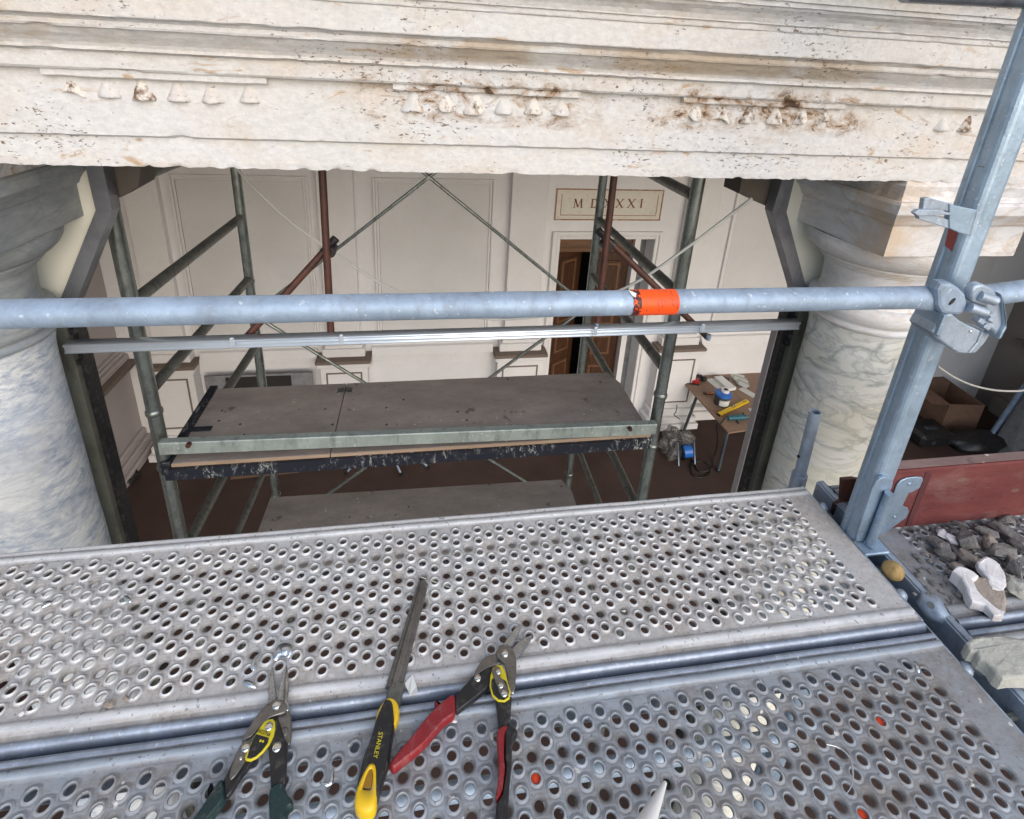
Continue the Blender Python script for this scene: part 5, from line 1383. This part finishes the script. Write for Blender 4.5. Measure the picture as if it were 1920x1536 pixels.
# ------------------------------------------------------------------ hand tools on the deck
ZT = .0045
def slab(pts, z0, z1, name, mat, parent, bev=.0015, tilt=None):
    zm = z1
    P = [atz(x, y, zm) for x, y in pts]
    b = MB(); b.prism([(p.x,p.y) for p in P], z0, z1, 'z', bev)
    if tilt: b.v = [(v[0], v[1], v[2]+(v[1]-tilt[0])*tilt[1]) for v in b.v]
    return b.build(name, mat, parent)
def round_slab(pts, z0, h, name, mat, parent, bk=1.0):
    """soft pillow-like grip: several inset layers"""
    P = [atz(x, y, z0+h*.7) for x, y in pts]; P = [Vector((p.x,p.y)) for p in P]
    n = len(P); A = sum(P[i].x*P[(i+1)%n].y-P[(i+1)%n].x*P[i].y for i in range(n))
    if A < 0: P = P[::-1]
    # subdivide outline (Chaikin) for a soft shape
    for _ in range(2):
        Q = []
        for i in range(n): a, c = P[i], P[(i+1)%n]; Q += [a*.75+c*.25, a*.25+c*.75]
        P = Q; n = len(P)
    nr = []
    for i in range(n):
        a = (P[i]-P[i-1]); c = (P[(i+1)%n]-P[i]); a.normalize(); c.normalize(); t_ = (a+c); nr.append(Vector((-t_.y, t_.x)).normalized() if t_.length > 1e-6 else Vector((-a.y,a.x)))
    lev = [(.0020,0),(.0007,.12),(0,.35),(.0,.6),(.0007,.80),(.0019,.94),(.0030,1.0)]
    b = MB(); vv = []
    for e_, z in lev:
        for i in range(n): p = P[i]+nr[i]*e_*bk; vv.append((p.x, p.y, z0+h*z))
    ff = [(k*n+i,k*n+(i+1)%n,(k+1)*n+(i+1)%n,(k+1)*n+i) for k in range(len(lev)-1) for i in range(n)]
    b.add(vv, ff, True); b.add(vv[:n], [tuple(range(n))[::-1]]); b.add(vv[-n:], [tuple(range(n))], True)
    return b.build(name, mat, parent)
def dome(px, py, z, r, h, name, mat, parent, n=16):
    p = atz(px, py, z+h); b = MB(); b.lathe([(r,0),(r*.98,h*.5),(r*.8,h*.85),(r*.4,h),(0.0001,h)], (p.x,p.y,z), n); return b.build(name, mat, parent)
def text(s, a, c, z, h, name, mat, parent, flip=False):
    cu_ = bpy.data.curves.new(name, 'FONT'); cu_.body = s; cu_.size = 1; cu_.extrude = .01; cu_.align_x = 'CENTER'; cu_.align_y = 'CENTER'
    to = bpy.data.objects.new(name+"_src", cu_); COL.objects.link(to)
    bpy.context.view_layer.update(); dg = bpy.context.evaluated_depsgraph_get()
    me = bpy.data.meshes.new_from_object(to.evaluated_get(dg)); bpy.data.objects.remove(to)
    w = max(v.co.x for v in me.vertices)-min(v.co.x for v in me.vertices)
    a = atz(*a, z); c = atz(*c, z); d = c-a; L = d.length; ang = math.atan2(d.y, d.x); k = L/w
    mid = (a+c)/2; Rz = Matrix.Rotation(ang,3,'Z'); hh = h
    ys = [v.co.y for v in me.vertices]; ky = hh/(max(ys)-min(ys))
    base = Vector((0,0,0)); q = parent
    while q is not None: base += q.location; q = q.parent
    for v in me.vertices: v.co = Rz@Vector((v.co.x*k, v.co.y*ky, 0))+Vector((mid.x,mid.y,z+v.co.z*.02))-base
    me.materials.clear(); me.materials.append(mat); o = bpy.data.objects.new(name, me); COL.objects.link(o); o.parent = parent; return o
g5 = lambda L: [(340+x/4.315, 1180+y/4.315) for x, y in L]
g6 = lambda L: [(640+x/4.084, 1160+y/4.084) for x, y in L]
m_ylabel = simple("yellow_label", (.62,.52,.02), .35, 0, .06)
# --- green handled snips
sn = thing("tin_snips", "tin snips with dark green grips and yellow oval badge, at the left", "snips", atz(517,1320,ZT))
slab(g5([(733,300),(745,310),(752,380),(762,470),(770,545),(760,600),(705,640),(698,600),(703,540),(708,420),(722,330)]), ZT+.001, ZT+.0055, "blade", m_blade, sn, .0012)
slab(g5([(850,285),(858,300),(866,400),(868,480),(862,560),(872,640),(860,660),(790,620),(776,560),(788,480),(812,380),(835,310)]), ZT+.0058, ZT+.0105, "blade", m_blade, sn, .0012)
slab(g5([(848,300),(856,320),(845,420),(842,560),(830,600),(822,560),(830,420)]), ZT+.0106, ZT+.0112, "edge_bevel", m_tool, sn, .0003)
slab(g5([(700,600),(760,560),(830,570),(858,620),(840,670),(780,690),(720,712),(660,760),(610,820),(560,870),(490,905),(488,890),(540,800),(590,720),(640,655)]), ZT+.0108, ZT+.0148, "cheek", m_tool, sn, .0014)
slab(g5([(862,625),(885,690),(893,780),(890,860),(882,920),(868,936),(830,900),(805,840),(790,770),(770,715),(760,690),(820,675)]), ZT+.004, ZT+.0095, "cheek", m_tool, sn, .0014)
dome(340+768/4.315, 1180+603/4.315, ZT+.0148, .0068, .004, "pivot_bolt", m_chrome, sn, 6)
slab(g5([(700,728),(740,722),(758,745),(760,800),(745,860),(710,930),(660,990),(610,1035),(560,1060),(520,1055),(512,1035),(545,960),(580,880),(630,800),(665,750)]), ZT+.0150, ZT+.0185, "badge", m_ylabel, sn, .001)
slab(g5([(628,805),(722,838),(712,866),(612,832)]), ZT+.0186, ZT+.0190, "badge_field", m_black, sn, .0001)
slab(g5([(606,848),(708,878),(698,920),(650,985),(600,1030),(560,1045),(530,1040),(555,960),(580,890)]), ZT+.0186, ZT+.0190, "badge_field", m_black, sn, .0001)
text("STANLEY", (340+622/4.315,1180+822/4.315), (340+712/4.315,1180+850/4.315), ZT+.0192, .0034, "lettering", m_ylabel, sn)
dome(340+660/4.315, 1180+905/4.315, ZT+.0190, .0016, .0004, "mark", m_ylabel, sn, 8); dome(340+640/4.315, 1180+900/4.315, ZT+.0190, .0016, .0004, "mark", m_ylabel, sn, 8)
dome(340+708/4.315, 1180+780/4.315, ZT+.0186, .0056, .003, "rivet", m_chrome, sn)
slab(g5([(495,910),(520,893),(560,892),(578,915),(570,950),(520,1060),(490,1110),(440,1180),(400,1218),(386,1200),(400,1120),(440,1010)]), ZT+.0150, ZT+.0180, "link", m_tool, sn, .0012)
dome(340+520/4.315, 1180+948/4.315, ZT+.0180, .0058, .003, "rivet", m_chrome, sn)
dome(340+480/4.315, 1180+1040/4.315, ZT+.0180, .0022, .002, "rivet", m_chrome, sn)
dome(340+772/4.315, 1180+945/4.315, ZT+.0150, .0062, .0032, "rivet", m_chrome, sn)
dome(340+832/4.315, 1180+825/4.315, ZT+.0095, .0056, .001, "boss", m_tool, sn)
slab(g5([(480,930),(520,960),(575,960),(610,1030),(560,1090),(480,1190),(420,1290),(370,1355),(345,1330),(340,1215),(385,1130),(430,1030)]), ZT+.006, ZT+.0142, "handle_bar", m_black, sn, .0018)
slab(g5([(760,700),(800,760),(828,860),(860,945),(850,1080),(838,1250),(722,1262),(718,1130),(706,1000),(700,950),(720,900)]), ZT+.004, ZT+.0148, "handle_bar", m_black, sn, .0018)
round_slab(g5([(345,1215),(368,1360),(330,1420),(230,1540),(120,1680),(20,1740),(-10,1700),(60,1580),(140,1480),(205,1380),(255,1300),(310,1225)]), ZT, .018, "grip", m_green, sn)
round_slab(g5([(250,1232),(262,1270),(255,1310),(210,1370),(200,1330),(215,1280)]), ZT, .014, "finger_guard", m_black, sn)
round_slab(g5([(702,1320),(745,1265),(835,1235),(846,1330),(905,1385),(905,1440),(862,1460),(850,1560),(850,1700),(715,1700),(712,1500)]), ZT, .018, "grip", m_green, sn)
# --- red handled snips
sn = thing("tin_snips", "tin snips with red grips lying open in the middle", "snips", atz(935,1290,ZT))
slab(g6([(1383,36),(1386,52),(1345,140),(1295,222),(1260,228),(1232,215),(1242,188),(1290,120),(1340,58)]), ZT+.006, ZT+.0105, "blade", m_blade, sn, .0012)
slab(g6([(1463,122),(1458,145),(1430,200),(1385,250),(1338,305),(1300,280),(1305,235),(1355,175),(1400,145)]), ZT+.001, ZT+.0055, "blade", m_blade, sn, .0012)
slab(g6([(1215,205),(1250,195),(1300,212),(1330,270),(1342,330),(1340,430),(1332,520),(1322,562),(1296,575),(1280,520),(1268,420),(1250,350),(1222,318),(1195,300),(1188,250)]), ZT+.0108, ZT+.0148, "cheek", m_tool, sn, .0014)
slab(g6([(1195,262),(1140,275),(1095,295),(1060,340),(1025,400),(1012,435),(1050,425),(1110,385),(1150,365),(1200,352),(1235,330),(1205,300)]), ZT+.004, ZT+.0095, "cheek", m_tool, sn, .0014)
dome(640+1253/4.084, 1160+258/4.084, ZT+.0148, .0064, .0042, "pivot_bolt", m_chrome, sn, 6)
slab(g6([(1200,350),(1235,362),(1258,410),(1272,480),(1298,560),(1288,610),(1250,634),(1200,630),(1155,590),(1136,520),(1140,440),(1160,375)]), ZT+.0150, ZT+.0175, "badge", m_ylabel, sn, .001)
slab(g6([(1150,470),(1180,440),(1262,478),(1286,560),(1276,600),(1245,622),(1205,618),(1165,582),(1147,520)]), ZT+.0176, ZT+.0180, "badge_field", m_black, sn, .0001)
slab(g6([(1180,362),(1210,368),(1225,400),(1215,440),(1250,480),(1285,545),(1280,580),(1250,598),(1215,580),(1195,520),(1165,440),(1155,400)]), ZT+.0181, ZT+.0205, "link", m_tool, sn, .0012)
for x, y, r_ in ((1203,400,.0042),(1222,505,.0046),(1248,566,.0052)): dome(640+x/4.084, 1160+y/4.084, ZT+.0205, r_, .003, "rivet", m_chrome, sn)
dome(640+1045/4.084, 1160+447/4.084, ZT+.0148, .0056, .0034, "rivet", m_chrome, sn)
dome(640+1313/4.084, 1160+562/4.084, ZT+.0120, .002, .002, "rivet", m_chrome, sn)
slab(g6([(1012,432),(1055,420),(1110,385),(1150,368),(1158,372),(1140,440),(1135,505),(1080,560),(990,630),(885,708),(868,690),(870,590),(900,560),(960,490)]), ZT+.004, ZT+.0148, "handle_bar", m_black, sn, .0018)
slab(g6([(1183,622),(1240,636),(1300,592),(1306,600),(1300,700),(1290,830),(1235,850),(1208,870),(1200,760)]), ZT+.004, ZT+.0148, "handle_bar", m_black, sn, .0018)
round_slab(g6([(866,572),(876,640),(874,745),(830,775),(780,810),(720,880),(640,975),(560,1045),(480,1105),(410,1165),(385,1162),(366,1130),(385,1085),(470,985),(560,880),(620,800),(700,705),(770,640)]), ZT, .018, "grip", m_redgrip, sn)
round_slab(g6([(712,700),(716,660),(714,632),(726,620),(744,634),(756,664),(790,650),(760,720)]), ZT+.001, .012, "finger_guard", m_redgrip, sn)
round_slab(g6([(1240,845),(1290,812),(1320,835),(1348,850),(1350,895),(1318,925),(1308,1000),(1305,1120),(1290,1260),(1280,1420),(1278,1560),(1275,1700),(1175,1700),(1178,1540),(1188,1400),(1225,1360),(1240,1250),(1256,1130),(1244,1090),(1244,960)]), ZT, .018, "grip_underside", m_black, sn)
round_slab(g6([(1190,868),(1215,848),(1262,822),(1275,840),(1252,880),(1247,960),(1246,1090),(1256,1135),(1244,1250),(1228,1345),(1188,1398),(1180,1360),(1196,1260),(1204,1150),(1200,1050),(1192,960)]), ZT+.004, .0165, "grip", m_redgrip, sn, .45)
# --- file with yellow and black handle
fi = thing("file", "half round steel file with black and yellow handle between the snips", "file", atz(740,1300,ZT))
P0 = [(783,1090),(803,1094)]; P1 = [(722,1288),(752,1296)]
fb_ = MB(); K = 40; J = 13; vv = []
for k in range(K+1):
    t_ = k/K
    l = Vector(P0[0]).lerp(Vector(P1[0]), t_); r_ = Vector(P0[1]).lerp(Vector(P1[1]), t_)
    bul = math.sin(t_*math.pi)*2.0*0; 
    for j in range(J):
        u = j/(J-1); q = l.lerp(r_, u); hgt_ = ZT+.002+.0085*math.sin(math.pi*u)**.8+(.0005 if j % 2 else 0)
        p = atz(q.x, q.y, ZT+.005); vv.append((p.x, p.y, hgt_))
ff = [(k*J+j,k*J+j+1,(k+1)*J+j+1,(k+1)*J+j) for k in range(K) for j in range(J-1)]
o_ = len(vv)
for k in range(K+1):
    for j in (0, J-1): v = vv[k*J+j]; vv.append((v[0],v[1],ZT-.0005))
ff += [(k*J, (k+1)*J, o_+(k+1)*2, o_+k*2) for k in range(K)]+[(k*J+J-1, o_+k*2+1, o_+(k+1)*2+1, (k+1)*J+J-1) for k in range(K)]
ff += [tuple(range(J))+(o_+1, o_), tuple(K*J+j for j in range(J))[::-1]+(o_+2*K, o_+2*K+1)]
fb_.add(vv, ff); fb_.build("blade", m_tool, fi)
slab([(733,1272),(759,1278),(750,1318),(722,1311)], ZT+.001, ZT+.0095, "tang", m_dled, fi, .003)
# near-flat front ends
round_slab(g6([(262,780),(268,735),(300,665),(345,617),(392,612),(430,640),(446,690),(444,760),(416,835),(395,860),(300,800)]), ZT-.001, .0195, "handle_collar", m_yel, fi)
round_slab(g6([(330,625),(370,628),(400,650),(408,720),(415,800),(405,860),(385,960),(368,1100),(330,1220),(285,1370),(262,1430),(160,1340),(112,1290),(140,1180),(170,1050),(215,950),(245,850),(262,780),(300,690)]), ZT-.001, .0215, "handle_body", m_black, fi)
# yellow butt with an elongated hanging hole
outer = g6([(215,1098),(240,1095),(262,1106),(270,1160),(272,1300),(274,1370),(262,1430),(235,1470),(190,1484),(140,1468),(105,1430),(98,1380),(112,1300),(140,1230),(170,1165)])
inner = g6([(216,1150),(234,1148),(240,1180),(238,1230),(232,1270),(226,1298),(190,1300),(160,1296),(168,1270),(180,1235),(192,1200),(204,1170)])
def ringslab(o_, i_, z0, z1, name, mat, parent):
    n = 48
    def res(L, z):
        P = [atz(x, y, z) for x, y in L]; c = sum((atz(x, y, z) for x, y in inner), Vector())/len(inner)
        out = []
        for k in range(n):
            a = 2*math.pi*k/n; d = Vector((math.cos(a), math.sin(a))); best = None
            for q in range(len(P)):
                p1 = Vector((P[q].x-c.x, P[q].y-c.y)); p2 = Vector((P[(q+1)%len(P)].x-c.x, P[(q+1)%len(P)].y-c.y)); e_ = p2-p1
                den = d.x*e_.y-d.y*e_.x
                if abs(den) < 1e-12: continue
                t_ = (p1.x*e_.y-p1.y*e_.x)/den; s2 = (p1.x*d.y-p1.y*d.x)/den
                if t_ > 0 and -1e-6 <= s2 <= 1+1e-6: best = t_ if best is None else max(best, t_)
            best = best or .004; out.append(Vector((c.x+d.x*best, c.y+d.y*best, z)))
        return out
    O = res(o_, z1); I = res(i_, z1); mid = [(a*.82+b*.18) for a, b in zip(O, I)]; mi2 = [(a*.12+b*.88) for a, b in zip(O, I)]
    rings = [[Vector((p.x,p.y,z0)) for p in O], [Vector((p.x,p.y,z1-.006)) for p in O], [Vector((p.x,p.y,z1-.0012)) for p in mid], [Vector((p.x,p.y,z1)) for p in [(a*.5+b*.5) for a,b in zip(O,I)]], [Vector((p.x,p.y,z1-.0008)) for p in mi2], [Vector((p.x,p.y,z1-.003)) for p in I], [Vector((p.x,p.y,z0)) for p in I]]
    b = MB(); vv = [p for R_ in rings for p in R_]
    b.add(vv, [(k*n+i,k*n+(i+1)%n,(k+1)*n+(i+1)%n,(k+1)*n+i) for k in range(len(rings)-1) for i in range(n)], True); return b.build(name, mat, parent)
ringslab(outer, inner, ZT+.002, ZT+.0225, "butt", m_yel, fi)
slab(g6([(216,1150),(234,1148),(240,1180),(238,1230),(232,1270),(226,1298),(190,1300),(160,1296),(168,1270),(180,1235),(192,1200),(204,1170)]), ZT+.0, ZT+.0207, "hanging_hole", simple("hole_amber", (.35,.17,.01), .5), fi, .0005)
text("STANLEY", (640+302/4.084,1160+870/4.084), (640+258/4.084,1160+1068/4.084), ZT+.0207, .0060, "lettering", m_ylabel, fi)
dome(640+190/4.084, 1160+1475/4.084, ZT+.001, .008, .004, "end_stud", m_white, fi)
# white chip, swarf curls, nozzle
b = MB(); P = [atz(x, y, .010) for x, y in g6([(485,497),(543,437),(560,470),(578,515),(588,580),(522,596),(510,550)])]
b.prism([(p.x,p.y) for p in P], .0075, .0088, 'z', .0002); c = sum(P, Vector())/len(P)
b.v = [(v[0], v[1], v[2]+abs(v[1]-c.y)*.25) for v in b.v]
tag(b.build("plastic_chip", m_leaf, None, (c.x,c.y,.0075)), "small curled white plastic chip beside the file", "plastic chip")
def curl(pts, z, w, mat, label, tilt=.6):
    P = [atz(x, y, z) for x, y in pts]; P = smooth(P, 5); b = MB(); vv = []
    for k, p in enumerate(P):
        d = (P[min(k+1,len(P)-1)]-P[max(k-1,0)]).normalized(); n_ = Vector((-d.y, d.x, 0)); ww = w*(.35+.65*math.sin(math.pi*k/(len(P)-1)))
        vv += [p-n_*ww*.5+Vector((0,0,0)), p+n_*ww*.5+Vector((0,0,ww*tilt)), p+n_*ww*.5+Vector((0,0,ww*tilt+.0005)), p-n_*ww*.5+Vector((0,0,.0005))]
    n = len(P); ff = [(k*4+i, k*4+(i+1)%4, (k+1)*4+(i+1)%4, (k+1)*4+i) for k in range(n-1) for i in range(4)]+[(0,1,2,3), tuple((n-1)*4+i for i in (3,2,1,0))]
    b.add(vv, ff, True); c = P[len(P)//2]
    return tag(b.build("metal_offcut", mat, None, c), label, "metal offcut", "curled sheet metal offcuts")
m_off = galv("bright_offcut", (.70,.74,.78), (.4,.42,.45), .2, .22, .95, 20, False)
curl([(1548,1396),(1572,1402),(1592,1420),(1599,1448),(1596,1474),(1586,1490)], .010, .0022, m_off, "thin long curl of metal on the near deck, right side")
curl([(488,1226),(478,1236),(473,1250),(476,1258)], .007, .006, m_off, "small bright curl above the left handle of the green snips")
curl([(516,1240),(526,1222),(542,1224),(538,1236)], .006, .014, m_off, "wide curled offcut right at the tips of the green snips")
curl([(455,1280),(466,1284),(480,1290)], .005, .007, m_off, "short flat offcut left of the green snips' blades")
curl([(600,1468),(612,1472),(622,1466),(624,1450),(626,1436)], .008, .0045, m_off, "hooked bright offcut on the near deck beside the green snips")
curl([(78,1140),(88,1134),(98,1130)], .006, .007, m_off, "pale curled offcut near the left end of the far deck")
curl([(232,1118),(240,1126),(246,1130)], .006, .006, m_off, "pale offcut among the holes of the far deck")
curl([(1713,1240),(1718,1252),(1722,1262)], .006, .006, m_off, "little white offcut at the first hole row of the near deck, right end")
a_, c2 = atz(1247,1468,.018), atz(1205,1560,.05)
nz = MB(); nz.tube(a_, c2, .0026, 18, .0125, True, 0, 3); o_ = nz.build("nozzle", m_white, None, a_); tag(o_, "tip of a white sealant nozzle poking in at the bottom edge", "nozzle")
def hole_at(px, py):
    p = atz(px, py, 0); best = None
    for k in range(87):
        for r_ in (range(0,19,2) if k % 2 == 1 else range(1,19,2)):
            q = Vector((.896-.0705-.0225*k, .517-.046-.013*r_, 0)); d_ = (q-p).length
            if best is None or d_ < best[0]: best = (d_, q)
    return best[1]
m_disc = simple("orange_disc", (.95,.07,.01), .5)
for x, y, lab in ((1002,1462,"orange disc seen through a hole right of the red grip"),(1653,1357,"orange disc seen through a hole at the right of the near deck"),(1612,1525,"orange disc seen through a hole at the lower right edge")):
    q = hole_at(x, y); d_ = (q-CAM); p = q+d_*(.004/-d_.z)
    b = MB(); b.lathe([(.0064,-.003),(.0064,.0005),(.006,.001),(.0001,.001)], (p.x,p.y,-.004), 16); tag(b.build("orange_disc", m_disc, None, (p.x,p.y,-.004)), lab, "disc", "orange discs under the near deck")
